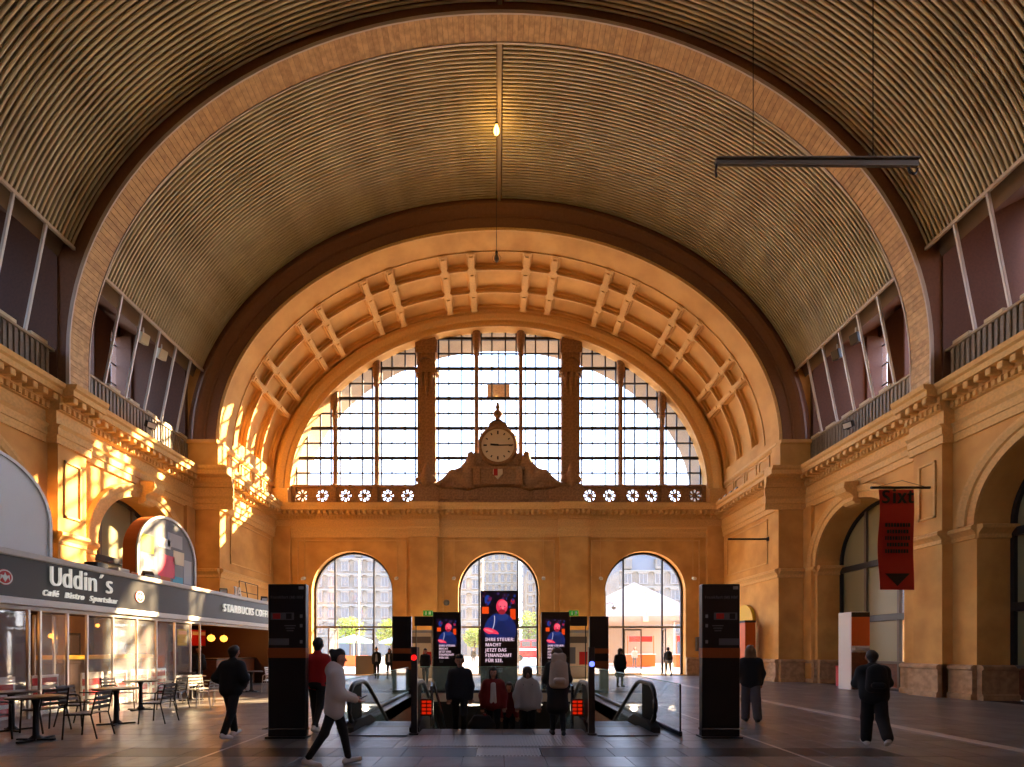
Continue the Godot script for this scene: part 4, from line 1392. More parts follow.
func build_outdoors() -> void:
	var g := struct_node("floor_square", "sunlit paving of the square outside", "ground")
	put(g, "paving", cbox(260, 0.3, 190, 0.05), M.plaza, P(0, -0.2, OUTSIDE + 94.9))
	house("long grey stone apartment block seen through the left doorway", -48, -17, 100, 5, 3.3, 11, M.stone_house, 14)
	house("grey stone corner block with mansard roof behind the tent", 25.5, 52, 98, 4, 3.4, 8, M.stone_house, 16)
	house("cream stone street front seen left of the advert", -15, -3.4, 104, 7, 3.3, 4, M.stone_house_b, 14)
	house("pale house far down the street", -5.2, 6.6, 150, 8, 3.6, 6, M.stone_house_b, 16)
	house("ochre stone house beyond the red bus", 8.6, 14.5, 136, 6, 3.3, 3, M.stone_house_b, 16)
	# side wing of the station across the yard on the right
	var wing := thing("station_wing", "ochre station wing across the yard behind the right arcade", "building", P(26, 0, 19))
	put(wing, "wall", cbox(6, 13, 40, 0.05), M.stucco, Vector3(0, 6.5, 0))
	put(wing, "eaves", cbox(7, 0.5, 41, 0.05), M.stone_house_trim, Vector3(0, 13.2, 0))
	for k in 9:
		var wf := put(wing, "window", cbox(0.2, 2.4, 1.6, 0.02), M.house_frame, Vector3(-3.02, 4.5, -16 + 4 * k))
		put(wf, "pane", cbox(0.06, 2.1, 1.3, 0.01), M.house_pane, Vector3(-0.09, 0, 0))
	# glass tower at the end of the street
	var o := thing("glass_tower", "tall glass office tower at the end of the street", "building", P(15.5, 0, 176))
	put(o, "core", cbox(13, 62, 12, 0.1), M.tower_glass, Vector3(0, 31, 0))
	for k in 18:
		put(o, "floor_band", cbox(13.3, 0.6, 12.3, 0.05), M.house_frame, Vector3(0, 3.2 * k + 3, 0))
	for k in 7:
		put(o, "mullion", cbox(0.3, 62, 0.3, 0.03), M.house_frame, Vector3(-6 + 2 * k, 31, 6.1))
	# white peaked tent with its stalls
	var tn := thing("marquee_tent", "large white peaked tent on the square", "tent", P(13.6, 0, 44.0))
	var t := PackedVector3Array()
	var top := Vector3(0.3, 8.4, -4)
	var c := [Vector3(-7, 4.6, 0), Vector3(6.0, 4.8, 0), Vector3(6.0, 4.8, -8), Vector3(-7, 4.6, -8)]
	for k in 4:
		t.append(c[k]); t.append(top); t.append(c[(k + 1) % 4])
		quad(t, c[k], c[(k + 1) % 4], c[(k + 1) % 4] - Vector3(0, 0.5, 0), c[k] - Vector3(0, 0.5, 0))
	put(tn, "canopy", mesh_of(t), M.tent)
	for p in c:
		put(tn, "tent_pole", cbox(0.12, 4.6, 0.12, 0.02), M.white, Vector3(p.x * 0.98, 2.3, p.z + 0.1))
	put(tn, "back_wall", cbox(12.6, 4.2, 0.06, 0.01), M.tent, Vector3(-0.5, 2.1, -7.9))
	put(tn, "crest_panel", cbox(0.5, 2.9, 0.1, 0.02), M.cream, Vector3(0.2, 5.6, 0.1))
	var n := 0
	for q in [[8.9, 41.5, 1.5], [12.8, 42.5, 2.6], [15.9, 41.0, 1.0]]:
		var st := thing("market_stall", ["narrow orange stall by the tent's red banner", "wide orange counter under the white tent", "small orange stall at the tent's corner"][n], "stall", P(q[0], 0, q[1]))
		n += 1
		put(st, "counter", cbox(q[2], 1.1, 0.8, 0.03), M.orange, Vector3(0, 0.55, 0))
		put(st, "counter_top", cbox(q[2] + 0.1, 0.06, 0.9, 0.02), M.white, Vector3(0, 1.13, 0))
		put(st, "sign_board", cbox(q[2] * 0.8, 0.5, 0.08, 0.02), M.red, Vector3(0, 2.5, 0.3))
		for s in [-1, 1]:
			put(st, "stall_post", cbox(0.07, 2.8, 0.07, 0.01), M.orange, Vector3(s * q[2] * 0.45, 1.4, 0.3))
	var bn := thing("beach_flag", "tall red advertising flag beside the white tent", "flag", P(8.0, 0, 40.0))
	put(bn, "pole", cbox(0.05, 3.4, 0.05, 0.01), M.dark_steel, Vector3(0, 1.7, 0))
	put(bn, "cloth", cbox(0.5, 2.6, 0.03, 0.01), M.red, Vector3(0.25, 2.0, 0))
	# red bus across the street
	var bus := thing("red_bus", "red and white bus passing behind the advert", "bus", P(4.9, 0, 62))
	put(bus, "body", cbox(6.5, 2.3, 2.4, 0.15), M.red, Vector3(0, 1.65, 0))
	put(bus, "stripe", cbox(6.52, 0.35, 2.42, 0.05), M.white, Vector3(0, 1.55, 0))
	for k in 5:
		put(bus, "bus_window", cbox(1.1, 0.7, 0.05, 0.02), M.house_pane, Vector3(-2.5 + 1.25 * k, 2.25, 1.2))
	for k in 2:
		var wt := PackedVector3Array()
		lathe(wt, Vector3.ZERO, [Vector2(0, 0.15), Vector2(0.45, 0.15), Vector2(0.45, -0.15), Vector2(0, -0.15)], 14)
		put(bus, "wheel", mesh_of(wt), M.rubber, Vector3(-2.1 + 4.2 * k, 0.46, 1.1), Vector3(90, 0, 0))
	# market umbrellas and counters seen through the left doorway
	n = 0
	for q in [[-13.5, 44.0], [-10.0, 47.0], [-6.6, 50.0]]:
		var u := thing("market_umbrella", ["pale green market umbrella over a stall, farthest from the street", "pale green market umbrella in the middle of the row", "pale green market umbrella next to the street"][n], "umbrella", P(q[0], 0, q[1]))
		n += 1
		t = PackedVector3Array()
		for k in 8:
			var a := TAU * k / 8.0
			var b := TAU * (k + 1) / 8.0
			t.append(Vector3(0, 2.95, 0)); t.append(Vector3(cos(a) * 1.9, 2.35, sin(a) * 1.9)); t.append(Vector3(cos(b) * 1.9, 2.35, sin(b) * 1.9))
			quad(t, Vector3(cos(a) * 1.9, 2.35, sin(a) * 1.9), Vector3(cos(b) * 1.9, 2.35, sin(b) * 1.9), Vector3(cos(b) * 1.9, 2.15, sin(b) * 1.9), Vector3(cos(a) * 1.9, 2.15, sin(a) * 1.9))
		put(u, "canopy", mesh_of(t), M.glass_edge)
		put(u, "pole", cbox(0.07, 2.9, 0.07, 0.01), M.white, Vector3(0, 1.45, 0))
		put(u, "counter", cbox(2.6, 1.0, 0.8, 0.03), M.orange if n % 2 else M.cream, Vector3(0, 0.5, 0))
	tree("leafy tree behind the market umbrellas", P(-22, 0, 70), 6.5, 3)
	tree("yellowing street tree right of the advert", P(5.6, 0, 84), 8.5, 5)
	tree("yellowing street tree left of the advert", P(-3.6, 0, 74), 5.0, 8)
	tree("leafy tree beside the flag pole", P(-13.6, 0, 60), 5.5, 13)
	# street lamp by the right doorway
	var lp := thing("street_lamp", "curved street lamp outside the right doorway", "street lamp", P(8.2, 0, 36.0))
	t = PackedVector3Array()
	tube(t, [Vector3(0, 0, 0), Vector3(0, 6.0, 0)], 0.06, 8)
	tube(t, [Vector3(0, 5.0, 0), Vector3(0.3, 5.15, 0), Vector3(0.55, 5.1, 0), Vector3(0.65, 4.95, 0)], 0.03, 6)
	put(lp, "mast", mesh_of(t), M.dark_steel)
	t = PackedVector3Array()
	lathe(t, Vector3(0.65, 4.6, 0), [Vector2(0.0, 0.0), Vector2(0.16, 0.08), Vector2(0.2, 0.22), Vector2(0.05, 0.36)], 12)
	put(lp, "lantern", mesh_of(t), M.dark_steel)
	# sign box and lettering on the outside of the great window
	var sg := thing("sign_box", "orange sign box hung outside the great window above the clock", "sign", P(0.0, 18.55, OUTSIDE + 0.08))
	put(sg, "box", cbox(1.5, 0.95, 0.3, 0.03), M.carved)
	put(sg, "bracket", cbox(0.1, 2.6, 0.2, 0.01), M.dark_steel, Vector3(0, 1.75, 0))

# ---------------------------------------------------------------- clock group
func build_clock() -> void:
	var d := BACK - 0.1
	var o := thing("hall_clock", "large round clock in a carved stone case with finial", "clock", P(-0.05, 11.45, d))
	var t := PackedVector3Array()
	var f := Transform3D.IDENTITY
	# case: a drop shaped slab behind the round drum
	var c := Vector2(0, 2.35)
	t = PackedVector3Array()
	var ring := PackedVector2Array()
	for k in 32:
		ring.append(c + Vector2.from_angle(TAU * k / 32) * 1.2)
	slab(t, f, ring, -0.35, 0.2)
	put(o, "drum", mesh_of(t), M.carved)
	t = PackedVector3Array()
	arch_run(t, f, 0, c.y, 1.0, 1.0, [Vector2(0, 0.2), Vector2(0.02, 0.3), Vector2(0.12, 0.32), Vector2(0.2, 0.22), Vector2(0.2, 0.15)], 0, 360, 40)
	put(o, "bezel", mesh_of(t, false), M.carved)
	t = PackedVector3Array()
	slab(t, f, PackedVector2Array([Vector2(-1.05, 2.9), Vector2(-0.8, 3.3), Vector2(-0.62, 3.45), Vector2(-0.5, 3.75), Vector2(-0.3, 3.85), Vector2(0.3, 3.85), Vector2(0.5, 3.75), Vector2(0.62, 3.45), Vector2(0.8, 3.3), Vector2(1.05, 2.9)]), -0.3, 0.12)
	put(o, "gable", mesh_of(t), M.carved)
	t = PackedVector3Array()
	lathe(t, Vector3(0, 3.85, -0.05), [Vector2(0.36, 0), Vector2(0.28, 0.08), Vector2(0.15, 0.16), Vector2(0.14, 0.3), Vector2(0.26, 0.42), Vector2(0.3, 0.52), Vector2(0.22, 0.66), Vector2(0.12, 0.74), Vector2(0.11, 0.84), Vector2(0.16, 0.9), Vector2(0.13, 0.98), Vector2(0.06, 1.2), Vector2(0, 1.24)], 12)
	put(o, "finial", mesh_of(t, true), M.carved)
	# pedestal with scrolls and shield
	t = PackedVector3Array()
	slab(t, f, PackedVector2Array([Vector2(-1.5, 0.95), Vector2(-1.45, 2.0), Vector2(-1.2, 1.95), Vector2(-1.0, 2.0), Vector2(1.0, 2.0), Vector2(1.2, 1.95), Vector2(1.45, 2.0), Vector2(1.5, 0.95)]), -0.3, 0.08)
	put(o, "shoulder", mesh_of(t), M.carved)
	put(o, "pedestal", cbox(2.5, 0.95, 0.7, 0.04), M.carved, Vector3(0, 0.5, -0.05))
	put(o, "cornice", cbox(3.2, 0.14, 0.85, 0.03), M.carved, Vector3(0, 0.95, 0))
	for s in [-1, 1]:
		put(o, "pedestal_pier", cbox(0.45, 1.0, 0.85, 0.04), M.carved, Vector3(s * 1.25, 0.45, 0.0))
		t = PackedVector3Array()
		lathe(t, Vector3.ZERO, [Vector2(0, 0.1), Vector2(0.12, 0.1), Vector2(0.15, 0.04), Vector2(0.24, 0.04), Vector2(0.24, -0.05), Vector2(0, -0.05)], 14)
		put(o, "scroll", mesh_of(t), M.carved, Vector3(s * 1.1, 1.42, 0.1), Vector3(90, 0, 0))
	t = PackedVector3Array()
	slab(t, f, PackedVector2Array([Vector2(-0.28, 0.2), Vector2(0.28, 0.2), Vector2(0.3, -0.1), Vector2(0.0, -0.42), Vector2(-0.3, -0.1)]), 0, 0.08)
	var sh := put(o, "shield", mesh_of(t), M.cream, Vector3(0, 0.7, 0.3))
	put(sh, "shield_stripe", cbox(0.24, 0.4, 0.04, 0.01), M.red_dark, Vector3(-0.13, -0.02, 0.08))
	# dial
	t = PackedVector3Array()
	var dial := PackedVector2Array()
	for k in 40:
		dial.append(Vector2.from_angle(TAU * k / 40) * 0.98)
	slab(t, f, dial, 0, 0.04)
	var face := put(o, "dial", mesh_of(t), M.cream, Vector3(c.x, c.y, 0.2))
	for k in 12:
		var a := TAU * k / 12
		var big := k % 3 == 0
		put(face, "hour_mark", cbox(0.09 if big else 0.07, 0.2 if big else 0.13, 0.02, 0.004), M.black_print, Vector3(sin(a) * 0.76, cos(a) * 0.76, 0.05), Vector3(0, 0, -rad_to_deg(a)))
	put(o, "minute_hand", cbox(0.06, 1.15, 0.02, 0.004), M.black_print, Vector3(c.x + 0.36, c.y - 0.005, 0.28), Vector3(0, 0, 91))
	put(o, "hour_hand", cbox(0.11, 0.5, 0.02, 0.004), M.black_print, Vector3(c.x - 0.2, c.y + 0.02, 0.27), Vector3(0, 0, 86))
	for s in [-1, 1]:
		put(get_node("window_1"), "side_plinth", cbox(1.3, 0.4, 0.6, 0.03), M.carved, P(s * 2.05, 11.5, d + 0.15))
	# reclining figures on either side
	for s in [-1.0, 1.0]:
		var b := []
		var add_bone := func(a: Vector3, e: Vector3, ra: float, rb: float) -> void:
			b.append([a * Vector3(s, 1, 1), e * Vector3(s, 1, 1), ra * 1.15, rb * 1.15])
		add_bone.call(Vector3(0.15, 0.2, 0), Vector3(0.1, 0.75, 0.05), 0.36, 0.3)       # hips to chest
		add_bone.call(Vector3(0.1, 0.75, 0.05), Vector3(0.02, 1.15, 0.05), 0.3, 0.3)
		add_bone.call(Vector3(0.0, 1.2, 0.05), Vector3(0.0, 1.42, 0.1), 0.11, 0.1)       # neck
		add_bone.call(Vector3(0.0, 1.5, 0.12), Vector3(0.02, 1.62, 0.12), 0.17, 0.16)    # head
		add_bone.call(Vector3(-0.05, 1.48, 0.2), Vector3(0.08, 1.48, 0.27), 0.05, 0.03)
		add_bone.call(Vector3(0.3, 0.3, 0.15), Vector3(1.0, 0.55, 0.2), 0.25, 0.19)      # near thigh
		add_bone.call(Vector3(1.0, 0.55, 0.2), Vector3(1.65, 0.1, 0.2), 0.18, 0.1)       # near shin
		add_bone.call(Vector3(1.65, 0.08, 0.2), Vector3(1.85, 0.06, 0.25), 0.09, 0.06)
		add_bone.call(Vector3(0.3, 0.2, -0.1), Vector3(1.15, 0.25, -0.1), 0.25, 0.18)    # far thigh
		add_bone.call(Vector3(1.15, 0.25, -0.1), Vector3(1.95, 0.1, -0.05), 0.17, 0.09)
		add_bone.call(Vector3(0.3, 1.08, 0.05), Vector3(0.65, 0.75, 0.2), 0.13, 0.1)     # arm on the knee
		add_bone.call(Vector3(0.65, 0.75, 0.2), Vector3(0.95, 0.72, 0.25), 0.1, 0.07)
		add_bone.call(Vector3(-0.25, 1.05, 0.05), Vector3(-0.35, 0.6, 0.1), 0.13, 0.1)
		add_bone.call(Vector3(-0.35, 0.6, 0.1), Vector3(-0.3, 0.2, 0.2), 0.1, 0.08)
		add_bone.call(Vector3(0.4, 0.1, 0.0), Vector3(1.5, 0.05, 0.0), 0.22, 0.12)       # drapery
		var q := put(self, "reclining_statue", sdf(b, 0.06, 0.14), M.carved, P(s * 1.66, 11.45, d + 0.15))
		q.scale = Vector3.ONE * 1.15
		tag(q, "dark stone figure reclining to the " + ("left" if s < 0 else "right") + " of the clock", "statue", "reclining figures beside the clock")

# ---------------------------------------------------------------- cafe row on the left
const CX := -10.8

func build_cafe() -> void:
	# one long shop front: frame, fascia, roof
	var o := thing("cafe_pavilion", "long glazed cafe pavilion with a dark fascia along the left wall", "cafe", P(CX, 0, 0))
	var d0 := 4.0
	var d1 := 22.3
	var mid := -(d0 + d1) / 2
	put(o, "fascia", cbox(0.16, 0.9, d1 - d0, 0.01), M.fascia, Vector3(0, 3.2, mid))
	put(o, "fascia_cap", cbox(0.36, 0.14, d1 - d0 + 0.1, 0.02), M.fascia_cap, Vector3(-0.02, 3.71, mid))
	put(o, "head_frame", cbox(0.2, 0.16, d1 - d0, 0.01), M.white, Vector3(0, 2.67, mid))
	put(o, "track", cbox(0.14, 0.09, d1 - d0, 0.01), M.fascia_cap, Vector3(-0.04, 2.53, mid))
	put(o, "roof", cbox(3.9, 0.1, d1 - d0, 0.01), M.fascia, Vector3(-2.0, 3.58, mid))
	put(o, "ceiling_panel", cbox(3.9, 0.06, d1 - d0, 0.01), M.cafe_wall, Vector3(-2.0, 2.75, mid))
	put(o, "rear_panel", cbox(0.1, 2.7, d1 - d0, 0.01), M.cafe_wall, Vector3(-3.85, 1.35, mid))
	put(o, "end_panel", cbox(3.9, 2.7, 0.1, 0.01), M.cafe_wall, Vector3(-2.0, 1.35, -d1))
	put(o, "partition", cbox(2.6, 2.7, 0.12, 0.01), M.wood_warm, Vector3(-2.5, 1.35, -16.95))
	for d in [9.0, 10.73, 11.0, 11.7, 12.26, 13.08, 13.95, 14.75, 15.6, 16.4, 16.92, 22.2]:
		put(o, "upright", cbox(0.06, 2.5, 0.06, 0.008), M.aluminium, Vector3(0, 1.25, -d))
	for q in [[9.0, 10.7], [11.0, 11.7], [12.3, 13.08], [13.08, 13.95], [13.95, 14.75], [14.75, 15.6], [15.6, 16.4]]:
		put(o, "pane", cbox(0.014, 2.4, q[1] - q[0] - 0.06, 0.002), M.glass_shop, Vector3(0, 1.25, -(q[0] + q[1]) / 2))
	# folded open glass leaves
	for q in [[11.72, 0.9], [12.24, 0.9]]:
		put(o, "folding_leaf", cbox(0.8, 2.4, 0.03, 0.003), M.glass_shop, Vector3(-0.42, 1.25, -q[0]))
		put(o, "leaf_stile", cbox(0.05, 2.4, 0.05, 0.006), M.aluminium, Vector3(-0.84, 1.25, -q[0]))
	# lettering on the fascia
	var big := letters(o, "sign_lettering", "Uddin´s", 0.60, M.sign_letter, Vector3(0.12, 3.32, -12.02), Vector3(0, 90, 0), 0.05, false)
	big.scale = Vector3(0.82, 1, 1)
	for q in [["Café", 11.17], ["Bistro", 11.8], ["Sportsbar", 12.68]]:
		letters(o, "sign_lettering", q[0], 0.19, M.sign_letter, Vector3(0.1, 2.92, -q[1]), Vector3(0, 90, 0), 0.03, true, true)
	letters(o, "sign_lettering", "STARBUCKS COFFEE", 0.42, M.sign_letter, Vector3(0.12, 3.2, -18.15), Vector3(0, 90, 0), 0.05, true, false, HORIZONTAL_ALIGNMENT_LEFT)
	for d in [10.12, 13.95]:
		var t := PackedVector3Array()
		lathe(t, Vector3.ZERO, [Vector2(0, 0.02), Vector2(0.17, 0.02), Vector2(0.17, 0), Vector2(0, 0)], 24)
		var e := put(o, "round_emblem", mesh_of(t), M.red, Vector3(0.085, 3.15, -d), Vector3(0, 0, -90))
		t = PackedVector3Array()
		lathe(t, Vector3.ZERO, [Vector2(0.135, 0.025), Vector2(0.16, 0.025), Vector2(0.16, 0.0), Vector2(0.135, 0.0)], 24)
		put(e, "emblem_ring", mesh_of(t), M.white)
		t = PackedVector3Array()
		slab(t, Transform3D(Basis(Vector3(0, 0, -1), Vector3(-1, 0, 0), Vector3(0, 1, 0)), Vector3.ZERO), PackedVector2Array([Vector2(-0.1, -0.07), Vector2(-0.06, 0.0), Vector2(0, -0.1), Vector2(0.06, 0.0), Vector2(0.1, -0.07), Vector2(0.09, 0.05), Vector2(0.03, 0.03), Vector2(0, 0.1), Vector2(-0.03, 0.03), Vector2(-0.09, 0.05)]), 0.02, 0.03)
		put(e, "emblem_figure", mesh_of(t), M.white)
	# red and white striped boards standing inside the glass
	var n := 0
	for d in [10.3, 11.35, 12.68, 13.52, 14.35, 15.15]:
		var b := thing("striped_board", ["red and white striped board behind the first pane of the cafe", "red and white striped board beside the folded glass door", "red and white striped board right of the cafe entrance", "mostly red board standing inside the cafe glass", "red and white striped board below the blue box", "red topped board near the cafe partition"][n], "board", P(CX - 0.22, 0, d), 0, "striped boards in the cafe front")
		put(b, "board", cbox(0.04, 0.95, 0.68, 0.006), M.white, Vector3(0, 0.5, 0))
		for k in 3:
			put(b, "red_stripe", cbox(0.05, 0.18, 0.62, 0.006), M.red, Vector3(0, 0.18 + 0.27 * k + (0.1 if n % 2 else 0.0), 0.02 * (k - 1)))
		n += 1
	# counter, blue box, menu boards, picture frames
	var bar := thing("cafe_counter", "yellow edged counter inside the cafe", "counter", P(-12.4, 0, 14.6))
	put(bar, "body", cbox(0.6, 1.2, 3.2, 0.02), M.wood_table, Vector3(0, 0.6, 0))
	put(bar, "top", cbox(0.8, 0.12, 3.4, 0.02), M.yellow, Vector3(0, 1.36, 0))
	put(bar, "front_band", cbox(0.06, 0.14, 3.2, 0.01), M.wood_table, Vector3(0.3, 1.25, 0))
	tag(put(self, "cool_box", cbox(0.45, 0.34, 0.5, 0.06), M.blue, P(-12.3, 1.6, 15.9)), "blue box on the yellow edged cafe counter", "box")
	var sb := thing("coffee_counter", "dark wooden coffee counter under colourful menu screens", "counter", P(-11.9, 0, 20.6))
	put(sb, "body", cbox(0.8, 1.15, 3.0, 0.02), M.wood_warm, Vector3(0, 0.58, 0))
	put(sb, "top", cbox(0.9, 0.07, 3.1, 0.02), M.wood_table, Vector3(0, 1.18, 0))
	n = 0
	for q in [[20.1, M.lime, 0.7], [21.2, M.red, 1.1]]:
		var mb := thing("menu_board", ["lime green menu board above the coffee counter", "red menu board above the coffee counter"][n], "sign", P(-13.6, 2.1, q[0]))
		put(mb, "backing", cbox(0.06, 0.8, q[2], 0.01), M.dark_steel)
		put(mb, "print", cbox(0.02, 0.7, q[2] - 0.1, 0.004), q[1], Vector3(0.035, 0, 0))
		put(mb, "header", cbox(0.03, 0.16, q[2] - 0.2, 0.004), M.cream, Vector3(0.05, 0.2, 0))
		n += 1
	n = 0
	for q in [[10.6, 1.75], [13.0, 1.8], [16.0, 1.75]]:
		var pf := thing("picture_frame", ["dark framed picture on the cafe wall by the open door", "dark framed picture behind the second pane", "dark framed picture near the cafe partition"][n], "picture", P(-14.55, q[1], q[0]))
		put(pf, "frame", cbox(0.05, 0.8, 0.6, 0.01), M.black_panel)
		put(pf, "print", cbox(0.02, 0.62, 0.42, 0.004), M.poster_light, Vector3(0.03, 0, 0))
		n += 1
	# pendant lamps
	n = 0
	for q in [[-12.6, 9.6, 2.1, 0.07, M.warm_lamp, 0.06], [-12.4, 11.4, 1.95, 0.06, M.warm_lamp, 0.06], [-12.0, 12.55, 1.95, 0.07, M.warm_lamp, 0.06], [-12.0, 14.0, 2.3, 0.06, M.warm_lamp, 0.06], [-11.9, 19.4, 2.05, 0.15, M.warm_lamp, 0.09], [-11.9, 20.3, 2.05, 0.15, M.warm_lamp, 0.09]]:
		var lp := thing("pendant_lamp", ["small amber pendant bulb deep inside the cafe", "small amber bulb beside the folded glass door", "small amber pendant bulb in the cafe entrance", "small amber bulb above the yellow edged counter", "round amber globe lamp over the coffee counter, nearer the partition", "round amber globe lamp over the coffee counter, nearer the menu boards"][n], "lamp", P(q[0], q[2], q[1]))
		var t := PackedVector3Array()
		var r: float = q[3]
		lathe(t, Vector3.ZERO, [Vector2(0, -r), Vector2(r * 0.7, -r * 0.7), Vector2(r, 0), Vector2(r * 0.7, r * 0.7), Vector2(0, r)], 14)
		put(lp, "bulb", mesh_of(t, true), q[4])
		put(lp, "cord", cbox(0.012, 2.7 - q[2] - r, 0.012, 0.002), M.rubber, Vector3(0, (2.7 - q[2] + r) / 2, 0))
		put(lp, "socket", cbox(0.05, 0.06, 0.05, 0.01), M.dark_steel, Vector3(0, r + 0.02, 0))
		var l := OmniLight3D.new()
		l.name = "pendant_light_source"
		lp.add_child(l)
		l.light_color = Color(1.0, 0.62, 0.28)
		l.light_energy = q[5]
		l.omni_range = 60
		l.light_size = r
		l.shadow_enabled = true
		n += 1
	# arched signs standing on the roof
	roof_sign("pale blank arched panel with a white frame on the cafe roof", 11.0, false)
	roof_sign("arched collage poster box standing on the cafe roof", 17.0, true)
	# clutter on the roof
	tag(put(self, "grey_crate", cbox(0.4, 0.4, 0.45, 0.02), M.poster_light, P(-11.6, 3.84, 14.25)), "grey crate on the cafe roof beside the collage poster", "crate")
	tag(put(self, "black_crate", cbox(0.4, 0.45, 0.4, 0.02), M.black_panel, P(-11.7, 3.87, 13.6)), "black crate on the cafe roof", "crate")
	tag(put(self, "yellow_crate", cbox(0.3, 0.36, 0.3, 0.02), M.orange, P(-11.6, 3.82, 14.75)), "orange box on the cafe roof", "box")
	spotlight("black floodlight lying on the cafe roof by the crates", P(-11.25, 3.79, 15.0), 60, 0.3, 40)
	spotlight("small white spotlight on the cafe roof right of the collage poster", P(-11.1, 3.79, 18.9), 30, 0.28, 20)
	spotlight("small spotlight above the coffee sign", P(-11.0, 3.79, 22.0), 40, 0.28, 30)
	var t := PackedVector3Array()
	tube(t, [Vector3(0, 0, 0), Vector3(0, 0.95, 0), Vector3(0, 0.95, -1.6), Vector3(0, 0.0, -1.6)], 0.02, 6)
	tube(t, [Vector3(0, 0.5, 0), Vector3(0, 0.5, -1.6)], 0.016, 6)
	tube(t, [Vector3(0, 0.95, -0.5), Vector3(0, 0.0, -0.8)], 0.016, 6)
	tag(put(self, "roof_railing", mesh_of(t), M.iron, P(-11.4, 3.64, 20.6)), "thin dark railing on the roof above the coffee sign", "railing")
	var lt := thing("white_letters", "pair of white metal letters standing on the cafe roof edge", "sign", P(-10.95, 3.78, 19.6))
	letters(lt, "letter", "I", 0.5, M.white, Vector3(0, 0.22, 0.12), Vector3(0, 90, 0), 0.06)
	letters(lt, "letter", "A", 0.5, M.white, Vector3(0, 0.22, -0.16), Vector3(0, 90, 0), 0.06)
	# tables and chairs
	n = 0
	var table: Node3D = null
	for q in [[-8.2, 8.26, "dark round cafe table standing alone on one black foot, next to two dark chairs"], [-8.2, 10.0, "dark round cafe table in front of the striped boards"], [-9.6, 9.2, "dark round table close to the open glass door"], [-9.5, 12.4, "dark round table under the fascia emblem"], [-9.6, 14.6, "dark round table by the silver chairs"], [-9.3, 17.6, "dark round table in front of the coffee counter"], [-8.9, 19.8, "dark round table near the black information pillar"]]:
		if table == null:
			table = make_table(q[2])
			table.position = P(q[0], 0, q[1])
		else:
			copy_of(table, P(q[0], 0, q[1]), 30.0 * n, q[2])
		n += 1
	var dark := make_chair("black framed armchair with dark slats beside the lone cafe table", M.iron, M.chair_slat, "dark cafe chairs")
	dark.position = P(-7.55, 0, 8.55)
	dark.rotation_degrees.y = -80
	for q in [[-8.95, 8.1, 85, "black framed armchair tucked on the wall side of the lone table"], [-7.5, 10.25, -85, "black framed armchair on the aisle side of the table by the striped boards"], [-8.9, 9.9, 95, "black framed armchair on the wall side of the table by the striped boards"], [-8.9, 9.15, -100, "black framed armchair beside the table close to the glass door"], [-9.7, 8.45, 10, "black framed armchair with its back to the glass door table"], [-10.1, 12.4, 90, "dark armchair under the fascia emblem"], [-8.8, 12.6, -90, "dark armchair facing the fascia emblem"], [-10.2, 15.2, 20, "dark armchair against the red board"]]:
		copy_of(dark, P(q[0], 0, q[1]), q[2], q[3])
	var pale := make_chair("silver armchair standing in the sun before the cafe glass", M.aluminium, M.aluminium, "silver cafe chairs")
	pale.position = P(-9.55, 0, 13.5)
	pale.rotation_degrees.y = -75
	for q in [[-8.75, 13.75, 70, "silver armchair farthest out in the aisle"], [-7.95, 12.9, -110, "silver armchair standing free in the aisle beside its twin"], [-8.5, 17.45, -80, "silver armchair at the table before the coffee counter"], [-9.9, 17.9, 80, "silver armchair with its back to the coffee counter"], [-8.2, 19.6, -85, "silver armchair at the table near the black pillar"], [-9.6, 20.0, 85, "silver armchair between the coffee counter and the black pillar"]]:
		copy_of(pale, P(q[0], 0, q[1]), q[2], q[3])

